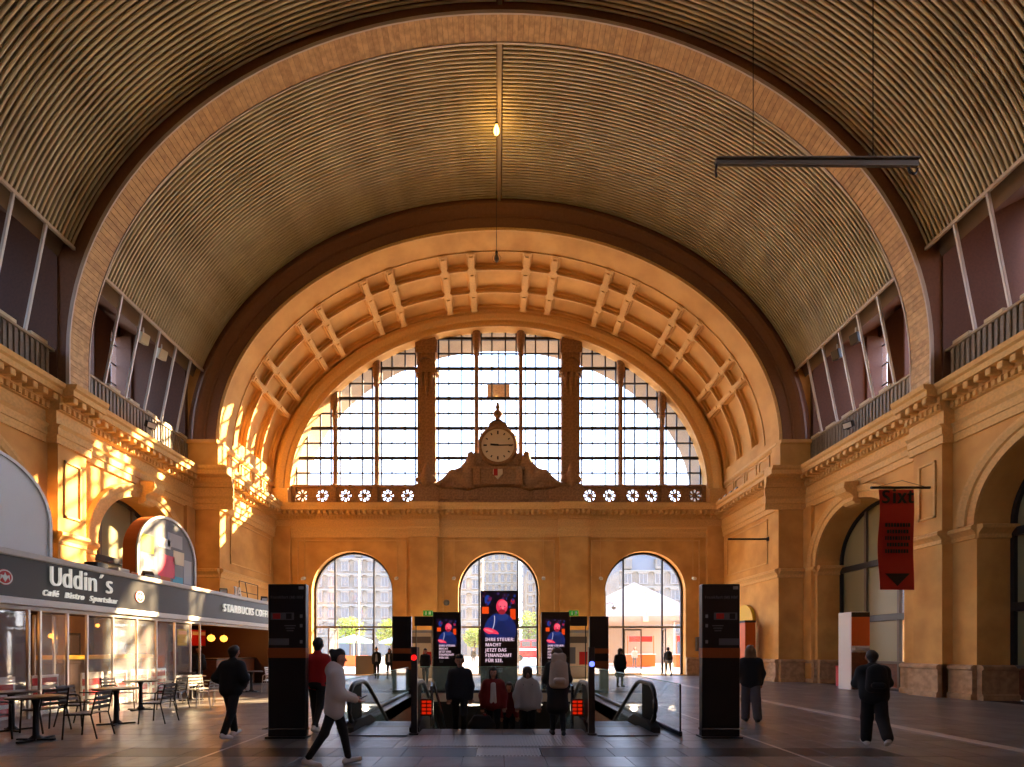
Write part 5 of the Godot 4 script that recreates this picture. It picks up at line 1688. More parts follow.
func roof_sign(label: String, d: float, poster: bool) -> void:
	# faces the hall (+x); u runs away from the camera
	var o := thing("arched_sign", label, "sign", P(-12.0, 3.63, d), 0, "")
	var f := Transform3D(Basis(Vector3(0, 0, -1), Vector3.UP, Vector3(1, 0, 0)), Vector3.ZERO)
	var arch := func(w: float, sp: float, r: float) -> PackedVector2Array:
		var p := PackedVector2Array([Vector2(-w, 0.02), Vector2(w, 0.02)])
		for k in 25:
			var a := PI * k / 24
			p.append(Vector2(cos(a) * w, sp + sin(a) * r))
		return p
	var t := PackedVector3Array()
	slab(t, f, arch.call(1.5, 1.25, 1.45), -0.45 if poster else -0.2, 0.0)
	put(o, "box", mesh_of(t), M.orange if poster else M.fascia_cap)
	t = PackedVector3Array()
	slab(t, f, arch.call(1.44, 1.25, 1.39), 0.0, 0.015)
	put(o, "panel", mesh_of(t), M.poster_grey if poster else M.panel_pale)
	t = PackedVector3Array()
	arch_run(t, f, 0, 1.25, 1.5, 1.45, [Vector2(-0.06, 0), Vector2(-0.06, 0.06), Vector2(0.02, 0.06), Vector2(0.02, 0)], 0, 180, 24)
	for s in [-1, 1]:
		block(t, f, Vector3(s * 1.48 - 0.04, 0, 0), Vector3(s * 1.48 + 0.04, 1.25, 0.06))
	block(t, f, Vector3(-1.52, 0, 0), Vector3(1.52, 0.06, 0.06))
	put(o, "frame", mesh_of(t), M.white)
	if poster:
		for q in [[-1.02, 1.55, 0.6, 0.62, M.lime], [-0.1, 0.95, 0.85, 0.8, M.pink], [-0.15, 0.42, 0.5, 0.28, M.orange], [0.5, 0.35, 0.55, 0.6, M.cyan], [-0.9, 0.95, 0.6, 0.45, M.poster_light], [0.35, 1.95, 0.8, 0.5, M.poster_light], [0.55, 1.35, 0.6, 0.5, M.cream], [1.05, 0.9, 0.45, 0.9, M.poster_light], [-0.2, 1.75, 0.6, 0.35, M.panel_pale], [-0.85, 0.35, 0.8, 0.12, M.panel_pale]]:
			put(o, "collage_print", cbox(0.006, q[3], q[2], 0.001), q[4], Vector3(0.018, q[1], -q[0]))

func make_table(label: String) -> Node3D:
	var o := thing("cafe_table", label, "table", Vector3.ZERO, 0, "round cafe tables")
	var t := PackedVector3Array()
	lathe(t, Vector3.ZERO, [Vector2(0, 0.735), Vector2(0.38, 0.735), Vector2(0.4, 0.75), Vector2(0.4, 0.765), Vector2(0.38, 0.775), Vector2(0, 0.775)], 24)
	put(o, "tabletop", mesh_of(t), M.wood_table)
	t = PackedVector3Array()
	lathe(t, Vector3.ZERO, [Vector2(0.11, 0.03), Vector2(0.05, 0.09), Vector2(0.04, 0.6), Vector2(0.07, 0.735)], 12)
	put(o, "pedestal", mesh_of(t, true), M.iron)
	for k in 4:
		put(o, "foot", cbox(0.06, 0.03, 0.3, 0.008), M.iron, Vector3(sin(PI / 2 * k), 0, cos(PI / 2 * k)) * 0.18 + Vector3(0, 0.016, 0), Vector3(0, 90 * k, 0))
	return o

func make_chair(label: String, frame: Material, slat: Material, group: String) -> Node3D:
	# faces +z
	var o := thing("cafe_chair", label, "chair", Vector3.ZERO, 0, group)
	for s in [-1.0, 1.0]:
		var t := PackedVector3Array()
		tube(t, [Vector3(s * 0.25, 0, 0.24), Vector3(s * 0.25, 0.62, 0.2), Vector3(s * 0.25, 0.66, 0.14), Vector3(s * 0.25, 0.66, -0.18)], 0.014, 6)
		put(o, "leg", mesh_of(t), frame)
		t = PackedVector3Array()
		tube(t, [Vector3(s * 0.25, 0, -0.3), Vector3(s * 0.24, 0.42, -0.2), Vector3(s * 0.22, 0.84, -0.28)], 0.014, 6)
		put(o, "leg", mesh_of(t), frame)
		t = PackedVector3Array()
		tube(t, [Vector3(s * 0.245, 0.43, 0.21), Vector3(s * 0.24, 0.43, -0.2)], 0.012, 6)
		put(o, "seat_rail", mesh_of(t), frame)
	for k in 5:
		put(o, "seat_slat", cbox(0.46, 0.018, 0.066, 0.004), slat, Vector3(0, 0.445, 0.17 - 0.08 * k))
	for k in 4:
		put(o, "back_slat", cbox(0.45, 0.06, 0.016, 0.004), slat, Vector3(0, 0.55 + 0.085 * k, -0.215 - 0.016 * k), Vector3(-10, 0, 0))
	return o

func spotlight(label: String, at: Vector3, turn: float, size: float, tilt: float, group := "", m: Material = null) -> Node3D:
	var o := thing("floodlight", label, "lamp", at, turn, group)
	put(o, "housing", cbox(size, size * 0.75, size * 0.6, 0.02), m if m else M.black_panel, Vector3(0, size * 0.55, 0), Vector3(tilt, 0, 0))
	put(o, "lens", cbox(size * 0.8, size * 0.55, 0.02, 0.005), M.panel_pale, Vector3(0, size * 0.55, 0) + Basis.from_euler(Vector3(deg_to_rad(tilt), 0, 0)) * Vector3(0, 0, size * 0.31), Vector3(tilt, 0, 0))
	put(o, "bracket", cbox(size * 0.3, size * 0.3, 0.04, 0.01), M.dark_steel, Vector3(0, size * 0.14, 0))
	return o

# ---------------------------------------------------------------- pillars, adverts, kiosks
func info_pillar(label: String, x: float, d: float, right: bool, full: bool) -> void:
	var o := thing("information_pillar", label, "pillar", P(x, 0, d), 0, "")
	put(o, "body", cbox(0.68, 2.77, 0.14, 0.012), M.black_panel, Vector3(0, 1.385, -0.07))
	put(o, "orange_band", cbox(0.684, 0.18, 0.146, 0.004), M.orange_band, Vector3(0, 1.53, -0.07))
	put(o, "foot_plate", cbox(0.72, 0.03, 0.3, 0.006), M.black_panel, Vector3(0, 0.015, -0.07))
	var t := PackedVector3Array()
	tube(t, [Vector3(-0.42, 0.17, 0.05), Vector3(0.42, 0.17, 0.05)], 0.009, 6)
	tube(t, [Vector3(-0.42, 0.17, 0.05), Vector3(-0.36, 0.17, -0.1)], 0.009, 6)
	tube(t, [Vector3(0.42, 0.17, 0.05), Vector3(0.36, 0.17, -0.1)], 0.009, 6)
	put(o, "guard_rail", mesh_of(t), M.steel)
	if not full:
		put(o, "orange_band", cbox(0.684, 0.3, 0.146, 0.004), M.orange_band, Vector3(0, 1.02, -0.07))
		return
	letters(o, "lettering", "Frankfurt (M) Hbf", 0.07, M.faint_print, Vector3(0.0, 2.53, 0.002), Vector3.ZERO, 0.006)
	put(o, "small_logo", cbox(0.09, 0.055, 0.006, 0.001), M.grey_print, Vector3(0.26, 2.70, 0.002))
	var s := -1.0 if right else 1.0
	put(o, "print_field", cbox(0.42, 0.13, 0.006, 0.001), M.faint_print, Vector3(-s * 0.08, 2.19, 0.002))
	put(o, "print_mark", cbox(0.14, 0.1, 0.008, 0.001), M.red_dark, Vector3(-s * 0.08 - 0.1, 2.19, 0.003))
	put(o, "print_mark", cbox(0.1, 0.1, 0.008, 0.001), M.black_panel, Vector3(-s * 0.08 + 0.12, 2.19, 0.003))
	for k in 3:
		put(o, "print_line", cbox(0.2 - 0.04 * k, 0.02, 0.006, 0.001), M.faint_print, Vector3(s * 0.06, 2.02 - 0.045 * k, 0.002))
	put(o, "print_field", cbox(0.36, 0.12, 0.006, 0.001), M.faint_print, Vector3(-s * 0.14, 1.73, 0.002))
	for y in [2.19, 2.02, 1.73]:
		put(o, "print_icon", cbox(0.045, 0.06, 0.006, 0.001), M.grey_print, Vector3(s * 0.26, y, 0.002))

func blob(im: Image, cx: float, cy: float, rx: float, ry: float, c: Color, turn := 0.0) -> void:
	var m := int(maxf(rx, ry)) + 1
	for y in range(maxi(0, int(cy) - m), mini(im.get_height(), int(cy) + m + 1)):
		for x in range(maxi(0, int(cx) - m), mini(im.get_width(), int(cx) + m + 1)):
			var v := Vector2(x - cx, y - cy).rotated(-turn)
			if pow(v.x / rx, 2) + pow(v.y / ry, 2) < 1.0:
				im.set_pixel(x, y, c)

func advert_picture() -> ImageTexture:
	# print on the screens: a generic seated man in a hooded top before coloured chairs
	var im := Image.create(256, 360, false, Image.FORMAT_RGB8)
	im.fill(Color(0.05, 0.03, 0.07))
	blob(im, 45, 60, 22, 40, Color(0.10, 0.20, 0.52))
	blob(im, 62, 50, 14, 18, Color(0.40, 0.12, 0.30))
	blob(im, 230, 70, 16, 20, Color(0.60, 0.10, 0.20))
	im.fill_rect(Rect2i(4, 112, 50, 52), Color(0.90, 0.28, 0.07))
	im.fill_rect(Rect2i(212, 128, 40, 80), Color(0.86, 0.24, 0.06))
	im.fill_rect(Rect2i(150, 20, 40, 30), Color(0.16, 0.06, 0.14))
	for k in 26:
		blob(im, (k * 61) % 256, (k * 37) % 120, 5 + k % 6, 7 + k % 5, [Color(0.10, 0.16, 0.42), Color(0.25, 0.08, 0.20), Color(0.07, 0.05, 0.14), Color(0.20, 0.14, 0.32)][k % 4])
	blob(im, 140, 290, 120, 112, Color(0.07, 0.12, 0.30))
	blob(im, 75, 230, 36, 80, Color(0.09, 0.16, 0.40), 0.6)
	blob(im, 205, 235, 34, 80, Color(0.08, 0.13, 0.34), -0.5)
	blob(im, 155, 190, 44, 30, Color(0.12, 0.19, 0.42))
	blob(im, 150, 108, 42, 56, Color(0.86, 0.20, 0.32))
	blob(im, 158, 92, 34, 30, Color(0.95, 0.36, 0.44))
	blob(im, 150, 150, 28, 20, Color(0.55, 0.12, 0.18))
	blob(im, 140, 108, 5, 4, Color(0.25, 0.04, 0.08))
	blob(im, 172, 108, 5, 4, Color(0.25, 0.04, 0.08))
	blob(im, 158, 122, 5, 10, Color(0.98, 0.48, 0.52))
	for k in 50:
		blob(im, 95 + 0.9 * k * 0.3 - 0.012 * k * k, 180 + 2.2 * k, 3, 3, Color(0.75, 0.72, 0.80))
	blob(im, 70, 300, 60, 24, Color(0.90, 0.22, 0.34), 0.35)
	blob(im, 55, 292, 34, 8, Color(0.98, 0.42, 0.48), 0.35)
	blob(im, 120, 345, 80, 24, Color(0.08, 0.14, 0.36), 0.2)
	return ImageTexture.create_from_image(im)

func advert(label: String, x: float, d: float, w: float, h: float, big: bool) -> void:
	var o := thing("advert_pillar", label, "advert", P(x, 0, d))
	put(o, "body", cbox(w, h, 0.2, 0.015), M.black_panel, Vector3(0, h / 2, -0.1))
	var sw := w * (0.94 if big else 0.7)
	var sh := sw * 1.36
	var q := QuadMesh.new()
	q.size = Vector2(sw, sh)
	put(o, "screen_picture", q, M.advert, Vector3(-0.01, h - sh / 2 - (0.06 if big else 0.28), 0.006))
	var y := h - sh - (0.02 if big else 0.24)
	var k := 0
	var ts := sw * 0.132
	for line in ["IHRE STEUER:", "MACHT", "JETZT DAS", "FINANZAMT", "FÜR SIE."]:
		letters(o, "screen_lettering", line, ts, M.screen_text, Vector3(-sw * 0.40, y - ts * 1.15 * k - ts * 0.25, 0.012), Vector3.ZERO, 0.004, true, false, HORIZONTAL_ALIGNMENT_LEFT)
		k += 1
	for j in 3:
		put(o, "small_print", cbox(sw * 0.22 - 0.02 * j, ts * 0.2, 0.004, 0.001), M.grey_print, Vector3(sw * (0.0 if big else -0.28), y - ts * (6.6 if big else 6.0) - ts * 0.35 * j, 0.004))
	put(o, "frame_strip", cbox(w + 0.01, 0.03, 0.21, 0.005), M.dark_steel, Vector3(0, h * 0.42, -0.1))

func build_totems() -> void:
	var m := StandardMaterial3D.new()
	m.resource_name = "advert_screen"
	m.albedo_color = Color(0.2, 0.2, 0.2)
	var pic := advert_picture()
	m.albedo_texture = pic
	m.emission_enabled = true
	m.emission = Color(0, 0, 0)
	m.emission_texture = pic
	m.emission_operator = BaseMaterial3D.EMISSION_OP_ADD
	m.emission_energy_multiplier = 0.09
	m.roughness = 0.3
	M["advert"] = m
	info_pillar("black information pillar with orange band beside the man in the red shirt", -3.88, 8.45, false, true)
	info_pillar("black information pillar with orange band beside the long-haired woman", 3.93, 8.45, true, true)
	info_pillar("black striped pillar at the far left corner of the stairwell", -3.5, 16.8, false, false)
	info_pillar("black striped pillar at the far right corner of the stairwell", 3.55, 16.8, true, false)
	advert("tall lit advert pillar in front of the middle doorway", -0.02, 18.2, 1.43, 3.86, true)
	advert("smaller advert pillar left of the tall lit advert", -2.02, 18.0, 1.08, 3.02, false)
	advert("smaller advert pillar right of the tall lit advert", 2.14, 18.0, 1.08, 3.02, false)
	# exit signs over pale kiosks by the end wall
	for s in [-1, 1]:
		var k := thing("pale_kiosk", "pale kiosk with posters left of the middle doorway" if s < 0 else "pale kiosk with posters right of the middle doorway", "kiosk", P(s * 4.25, 0, 26.2))
		put(k, "cabin", cbox(1.5, 2.5, 1.2, 0.03), M.cream, Vector3(0, 1.25, 0))
		put(k, "roof_board", cbox(1.6, 0.16, 1.3, 0.02), M.poster_light, Vector3(0, 2.56, 0))
		put(k, "poster", cbox(0.55, 0.9, 0.02, 0.004), M.poster_grey, Vector3(-0.35, 1.25, 0.61))
		put(k, "poster", cbox(0.45, 0.7, 0.02, 0.004), M.red, Vector3(0.35, 1.1, 0.61))
		put(k, "window_slot", cbox(1.1, 0.35, 0.02, 0.004), M.frame_grey, Vector3(0, 2.1, 0.61))
		var g := thing("exit_sign", "green lit exit sign over a dark board on the " + ("left" if s < 0 else "right") + " of the middle doorway", "sign", P(s * 4.0 + 0.1, 3.05, 24.5))
		put(g, "board", cbox(1.0, 0.5, 0.08, 0.01), M.black_panel)
		put(g, "exit_panel", cbox(0.5, 0.28, 0.08, 0.01), M.exit_green, Vector3(-0.2 * s, 0.42, 0))
		put(g, "exit_mark", cbox(0.07, 0.18, 0.01, 0.002), M.white, Vector3(-0.2 * s - 0.1, 0.42, 0.045))
		put(g, "exit_mark", cbox(0.12, 0.16, 0.01, 0.002), M.white, Vector3(-0.2 * s + 0.1, 0.42, 0.045))
		for q in [-0.42, 0.42]:
			put(g, "post", cbox(0.05, 3.05, 0.05, 0.006), M.dark_steel, Vector3(q, -1.525, -0.02))
	# ticket machines by the right wall
	var t := thing("ticket_machine", "white sided machine with an orange front standing under the banner", "machine", P(14.05, 0, 18.3))
	put(t, "body", cbox(0.72, 3.05, 0.7, 0.02), M.white, Vector3(0, 1.525, -0.35))
	put(t, "front", cbox(0.7, 1.15, 0.02, 0.005), M.orange, Vector3(0, 2.3, 0.01))
	put(t, "top_strip", cbox(0.7, 0.18, 0.03, 0.005), M.black_panel, Vector3(0, 2.94, 0.01))
	put(t, "keyboard_shelf", cbox(0.6, 0.12, 0.12, 0.01), M.poster_light, Vector3(0, 1.6, 0.05))
	put(t, "lower_front", cbox(0.7, 1.45, 0.02, 0.005), M.wood_warm, Vector3(0, 0.75, 0.01))
	t = thing("ticket_machine", "orange fronted machine against the wall behind the long-haired woman", "machine", P(12.95, 0, 24.6))
	put(t, "body", cbox(0.55, 3.0, 0.8, 0.02), M.orange, Vector3(0, 1.5, 0))
	put(t, "top_strip", cbox(0.57, 0.12, 0.82, 0.01), M.black_panel, Vector3(0, 3.02, 0))
	put(t, "screen_panel", cbox(0.3, 0.4, 0.02, 0.004), M.poster_light, Vector3(0, 1.6, 0.41))
	t = thing("round_headed_sign", "yellow half round sign above the orange machine", "sign", P(13.38, 3.1, 25.6))
	var half := PackedVector3Array()
	var poly := PackedVector2Array()
	for k in 17:
		poly.append(Vector2.from_angle(PI * k / 16) * 0.9)
	slab(half, Transform3D(Basis(Vector3(0, 0, -1), Vector3.UP, Vector3(-1, 0, 0)), Vector3.ZERO), poly, -0.1, 0.05)
	put(t, "board", mesh_of(half), M.yellow)
	put(t, "bracket", cbox(0.1, 3.1, 0.1, 0.01), M.dark_steel, Vector3(0.05, -1.55, 0))
	var bin := thing("waste_bin", "bright red waste bin by the arch under the banner", "bin", P(14.75, 0, 20.2))
	put(bin, "body", cbox(0.38, 0.8, 0.38, 0.04), M.red, Vector3(0, 0.4, 0))
	put(bin, "lid", cbox(0.4, 0.08, 0.4, 0.02), M.red_dark, Vector3(0, 0.84, 0))

# ---------------------------------------------------------------- hanging things and small fittings
func bulb_lamp(label: String, at: Vector3, drop: float, lit: bool) -> void:
	var o := thing("pendant_bulb", label, "lamp", at)
	var t := PackedVector3Array()
	lathe(t, Vector3.ZERO, [Vector2(0, -0.2), Vector2(0.08, -0.17), Vector2(0.115, -0.08), Vector2(0.1, 0.02), Vector2(0.06, 0.12), Vector2(0.05, 0.18)], 14)
	put(o, "bulb", mesh_of(t, true), M.bulb if lit else M.frame_grey)
	t = PackedVector3Array()
	lathe(t, Vector3.ZERO, [Vector2(0.06, 0.17), Vector2(0.065, 0.26), Vector2(0.02, 0.32)], 12)
	put(o, "socket", mesh_of(t), M.dark_steel)
	t = PackedVector3Array()
	tube(t, [Vector3(0, 0.3, 0), Vector3(0, drop, 0)], 0.012, 5)
	put(o, "cable", mesh_of(t), M.iron)
	# wire cage
	t = PackedVector3Array()
	for k in 4:
		var a := PI / 2 * k
		var dir := Vector3(cos(a), 0, sin(a))
		tube(t, [dir * 0.06 + Vector3(0, 0.2, 0), dir * 0.2 + Vector3(0, 0.0, 0), dir * 0.16 + Vector3(0, -0.18, 0), Vector3(0, -0.27, 0)], 0.008, 4)
	put(o, "cage", mesh_of(t), M.iron)
	if lit:
		var l := OmniLight3D.new()
		l.name = "bulb_light_source"
		o.add_child(l)
		l.light_color = Color(1.0, 0.75, 0.40)
		l.light_energy = 0.08
		l.omni_range = 80
		l.light_size = 0.1
		l.shadow_enabled = true

func build_fittings() -> void:
	bulb_lamp("glowing bulb in a wire cage under the crown of the vault", P(-0.12, 22.6, 19.0), 0.66, true)
	bulb_lamp("unlit bulb hanging on a long cable before the coffered arch", P(-0.12, 20.1, 22.2), 3.15, false)
	# banner beam hung from the vault
	var b := thing("hanging_beam", "long grey metal beam hanging on two wires under the vault", "beam", P(6.7, 11.95, 10.0))
	var t := PackedVector3Array()
	var f := Transform3D.IDENTITY
	slab(t, f, PackedVector2Array([Vector2(-2.15, -0.05), Vector2(2.15, -0.09), Vector2(2.15, 0.1), Vector2(-2.15, 0.03)]), -0.03, 0.03)
	block(t, f, Vector3(-2.15, 0.03, -0.08), Vector3(2.15, 0.06, 0.08))
	put(b, "girder", mesh_of(t), M.frame_grey)
	for x in [-1.35, 1.2]:
		var wx: float = 6.7 + x
		var top := VC + VB * sqrt(1.0 - pow(wx / VA, 2)) - 11.95
		t = PackedVector3Array()
		tube(t, [Vector3(x, 0.06, 0), Vector3(x, top, 0)], 0.009, 5)
		put(b, "wire", mesh_of(t), M.iron)
	t = PackedVector3Array()
	tube(t, [Vector3(-2.12, 0, 0), Vector3(-2.15, -0.18, 0), Vector3(-2.14, -0.32, 0.02)], 0.025, 6)
	put(b, "hook", mesh_of(t), M.dark_steel)
	t = PackedVector3Array()
	for k in 9:
		var a := PI * k / 8
		tube(t, [Vector3(2.05 + cos(a) * 0.1, -0.12 - sin(a) * 0.12, 0), Vector3(2.05 + cos(a + PI / 8) * 0.1, -0.12 - sin(a + PI / 8) * 0.12, 0)], 0.022, 5)
	put(b, "hook", mesh_of(t), M.dark_steel)
	# red banner on its wall pole
	var n := thing("red_banner", "dark red hanging banner with a black arrow on the right pilaster", "banner", P(13.4, 7.0, 15.9))
	t = PackedVector3Array()
	tube(t, [Vector3(-0.85, 0.06, 0), Vector3(1.14, 0.06, 0)], 0.045, 8)
	put(n, "pole", mesh_of(t), M.iron)
	t = PackedVector3Array()
	for k in 16:
		# cloth with a slight swell
		var y0 := -3.4 * k / 16.0
		var y1 := -3.4 * (k + 1) / 16.0
		var z0 := 0.05 * sin(k * 0.5)
		var z1 := 0.05 * sin((k + 1) * 0.5)
		for z in [0.0, -0.012]:
			quad(t, Vector3(-0.58, y0, z0 + z), Vector3(0.6, y0, z0 * 0.4 + z), Vector3(0.6, y1, z1 * 0.4 + z), Vector3(-0.58, y1, z1 + z))
	put(n, "cloth", mesh_of(t, true), M.red_dark)
	letters(n, "lettering", "Sixt", 0.62, M.black_print, Vector3(0, -0.28, 0.075), Vector3.ZERO, 0.006)
	var rng := RandomNumberGenerator.new()
	rng.seed = 21
	for k in 5:
		var x := -0.42 + 0.06 * (k % 2)
		while x < 0.38:
			var w := rng.randf_range(0.05, 0.09)
			put(n, "print_mark", cbox(w, 0.13, 0.004, 0.001), M.black_print, Vector3(x + w / 2, -1.22 - 0.22 * k, 0.06))
			x += w + 0.02
	t = PackedVector3Array()
	slab(t, f, PackedVector2Array([Vector2(-0.42, -2.85), Vector2(0.42, -2.85), Vector2(0, -3.28)]), 0.055, 0.06)
	put(n, "arrow", mesh_of(t), M.black_print)
	t = PackedVector3Array()
	tube(t, [Vector3(-0.75, 0.06, 0), Vector3(0.2, 0.3, 0), Vector3(1.1, 0.06, 0)], 0.008, 5)
	put(n, "stay_wire", mesh_of(t), M.iron)
	# bare pole on the end bay wall
	var p := thing("banner_pole", "bare dark banner pole on the end bay wall", "pole", P(12.5, 7.12, 23.6))
	t = PackedVector3Array()
	tube(t, [Vector3(-1.0, 0, 0), Vector3(1.0, 0, 0)], 0.045, 8)
	put(p, "tube", mesh_of(t), M.iron)
	put(p, "wall_plate", cbox(0.04, 0.2, 0.2, 0.01), M.iron, Vector3(1.0, 0, 0))
	# floodlights along the end bay cornices
	for s in [-1, 1]:
		for k in 4:
			var o := spotlight("small black floodlight in the row on the " + ("left" if s < 0 else "right") + " end bay cornice", P(s * 13.1, CORNICE, 25.9 + 0.62 * k), -s * 90, 0.26, -35, "floodlights on the " + ("left" if s < 0 else "right") + " cornice")
		spotlight("black floodlight clamped to the " + ("left" if s < 0 else "right") + " slatted parapet", P(s * 14.55, 10.75, 19.6), -s * 60, 0.36, 25)
		for k in 2:
			var q := thing("loudspeaker", "box loudspeaker under the edge of the vault on the " + ("left" if s < 0 else "right"), "loudspeaker", P(s * 14.62, 14.35, 19.3 + 1.05 * k), -s * 70, "loudspeakers on the " + ("left" if s < 0 else "right") + " clerestory")
			put(q, "cabinet", cbox(0.32, 0.4, 0.28, 0.02), M.ledge_board if s < 0 else M.black_panel, Vector3.ZERO, Vector3(20, 0, 0))
			put(q, "arm", cbox(0.04, 0.3, 0.04, 0.005), M.strut, Vector3(0, 0.3, 0))
	# small wall spots with their conduits on the end wall
	var names := ["left of the left doorway", "right of the left doorway", "left of the middle doorway", "right of the middle doorway", "left of the right doorway", "right of the right doorway"]
	var k := 0
	for u in [-11.75, -6.15, -2.7, 2.7, 6.15, 11.75]:
		var o := thing("wall_spotlight", "small pale wall spotlight " + names[k], "lamp", P(u, 5.85, BACK - 0.04))
		put(o, "head", cbox(0.2, 0.16, 0.3, 0.03), M.white, Vector3(0, 0, 0.18), Vector3(20, 0, 0))
		put(o, "conduit", cbox(0.035, 2.5, 0.035, 0.006), M.stucco_trim, Vector3(0, 1.25, 0.02))
		put(o, "wall_plate", cbox(0.12, 0.16, 0.05, 0.01), M.frame_grey, Vector3(0, 0, 0.03))
		k += 1
	var dome := thing("dome_camera", "round grey dome camera left of the middle doorway", "camera", P(-3.15, 4.4, BACK - 0.06))
	t = PackedVector3Array()
	lathe(t, Vector3.ZERO, [Vector2(0, 0.22), Vector2(0.12, 0.18), Vector2(0.18, 0.08), Vector2(0.19, 0), Vector2(0, 0)], 14)
	put(dome, "dome", mesh_of(t, true), M.poster_grey, Vector3(0, 0, 0.05), Vector3(90, 0, 0))
	put(dome, "mount", cbox(0.3, 0.3, 0.06, 0.01), M.frame_grey)
	var box := thing("wall_cabinet", "grey wall cabinet right of the right doorway", "cabinet", P(12.2, 1.9, BACK - 0.1))
	put(box, "body", cbox(0.6, 0.85, 0.16, 0.02), M.poster_grey)
	put(box, "door", cbox(0.52, 0.76, 0.02, 0.005), M.frame_grey, Vector3(0, 0, 0.085))

# ---------------------------------------------------------------- people
# pose: legs [[thigh, knee], [thigh, knee]], arms [[pitch, spread, elbow], ...], lean; first entry is the left side
func person(label: String, x: float, y: float, d: float, turn: float, h: float, wear: Dictionary, pose: Dictionary, cell := 0.019) -> Dictionary:
	var o := thing("person", label, "person", P(x, y, d), turn)
	var s := h / 1.75
	var lean: float = deg_to_rad(pose.get("lean", 2.0))
	var legs: Array = pose.get("legs", [[6.0, 4.0], [-6.0, 6.0]])
	var arms: Array = pose.get("arms", [[5.0, 8.0, 12.0], [-5.0, 8.0, 12.0]])
	var up := Vector3(0, cos(lean), sin(lean))
	var hip := Vector3(0, 0, 0)
	var J := {}
	var low := 0.0
	for k in 2:
		var sx := 1.0 if k == 0 else -1.0
		var th := deg_to_rad(legs[k][0])
		var sh := th - deg_to_rad(legs[k][1])
		var hj := hip + Vector3(0.085 * sx, 0, 0) * s
		var kn := hj + Vector3(0.01 * sx, -cos(th), sin(th)) * 0.44 * s
		var an := kn + Vector3(0, -cos(sh), sin(sh)) * 0.42 * s
		var fp := sh * 0.7
		var toe := an + Vector3(0.02 * sx, -0.045 + sin(fp) * 0.15, 0.17 * cos(fp)) * s
		var heel := an + Vector3(0, -0.045 - sin(fp) * 0.03, -0.05) * s
		J["hip%d" % k] = hj
		J["knee%d" % k] = kn
		J["ankle%d" % k] = an
		J["toe%d" % k] = toe
		J["heel%d" % k] = heel
		low = minf(low, minf(toe.y, heel.y) - 0.04 * s)
		var p := deg_to_rad(arms[k][0])
		var ab := deg_to_rad(arms[k][1])
		var el := p + deg_to_rad(arms[k][2])
		var so := hip + up * 0.445 * s + Vector3(0.165 * sx, 0, 0) * s
		var eb := so + Vector3(sin(ab) * sx, -cos(p) * cos(ab), sin(p) * cos(ab)) * 0.28 * s
		var inn: float = arms[k][3] if arms[k].size() > 3 else 0.0
		var wr := eb + Vector3(-sin(deg_to_rad(inn)) * sx, -cos(el) * cos(deg_to_rad(inn)), sin(el) * cos(deg_to_rad(inn))) * 0.25 * s
		J["shoulder%d" % k] = so
		J["elbow%d" % k] = eb
		J["wrist%d" % k] = wr
	var neck := hip + up * 0.53 * s
	var fwd := Vector3(0, -sin(lean), cos(lean))
	var head := neck + up * 0.155 * s + fwd * 0.03 * s
	var shift := Vector3(0, -low, 0)
	for q in J.keys():
		J[q] += shift
	hip += shift
	neck += shift
	head += shift
	var loose: float = wear.get("loose", 0.0)
	# body: one skin
	var b := []
	b.append([hip + Vector3(0.06, 0.0, 0) * s, neck + Vector3(0.09, -0.13, -0.01) * s, 0.095 * s, 0.085 * s])
	b.append([hip + Vector3(-0.06, 0.0, 0) * s, neck + Vector3(-0.09, -0.13, -0.01) * s, 0.095 * s, 0.085 * s])
	b.append([neck - up * 0.04 * s, head - up * 0.06 * s, 0.055 * s, 0.05 * s])
	for k in 2:
		b.append([J["hip%d" % k], J["knee%d" % k], 0.075 * s, 0.05 * s])
		b.append([J["knee%d" % k], J["ankle%d" % k], 0.05 * s, 0.034 * s])
		b.append([J["heel%d" % k], J["toe%d" % k], 0.03 * s, 0.025 * s])
		b.append([J["shoulder%d" % k], J["elbow%d" % k], 0.045 * s, 0.036 * s])
		b.append([J["elbow%d" % k], J["wrist%d" % k], 0.036 * s, 0.026 * s])
	var hr: float = wear.get("head", 1.0)
	b.append([head + up * 0.015 * s - fwd * 0.015 * s, head + up * 0.05 * s, 0.088 * s * hr, 0.085 * s * hr])
	b.append([head - up * 0.03 * s + fwd * 0.02 * s, head - up * 0.09 * s + fwd * 0.045 * s, 0.065 * s, 0.035 * s])
	b.append([head + fwd * 0.085 * s, head - up * 0.03 * s + fwd * 0.105 * s, 0.012 * s, 0.017 * s])
	for sx in [-1.0, 1.0]:
		b.append([head + Vector3(0.088 * sx, 0.02, 0) * s, head + Vector3(0.09 * sx, -0.02, 0) * s, 0.018 * s, 0.014 * s])
	put(o, "body", sdf(b, cell * 0.85, 0.025), M[wear.get("skin", "skin")])
	# face
	if cell < 0.025:
		for sx in [-1.0, 1.0]:
			put(o, "eye", cbox(0.026 * s, 0.012 * s, 0.012 * s, 0.004), M.hair_dark, head + Vector3(0.034 * sx * s, 0, 0) + up * 0.012 * s + fwd * 0.082 * s)
		put(o, "mouth", cbox(0.045 * s, 0.01 * s, 0.012 * s, 0.003), M.cloth_wine, head - up * 0.062 * s + fwd * 0.082 * s)
		for k in 2:
			if wear.get("hands", true):
				put(o, "hand", hand_mesh(J["wrist%d" % k], (J["wrist%d" % k] - J["elbow%d" % k]).normalized(), 1.0 if k == 0 else -1.0, s), M[wear.get("skin", "skin")])
	# upper garment
	var c := []
	var hem: float = wear.get("hem", 0.02)
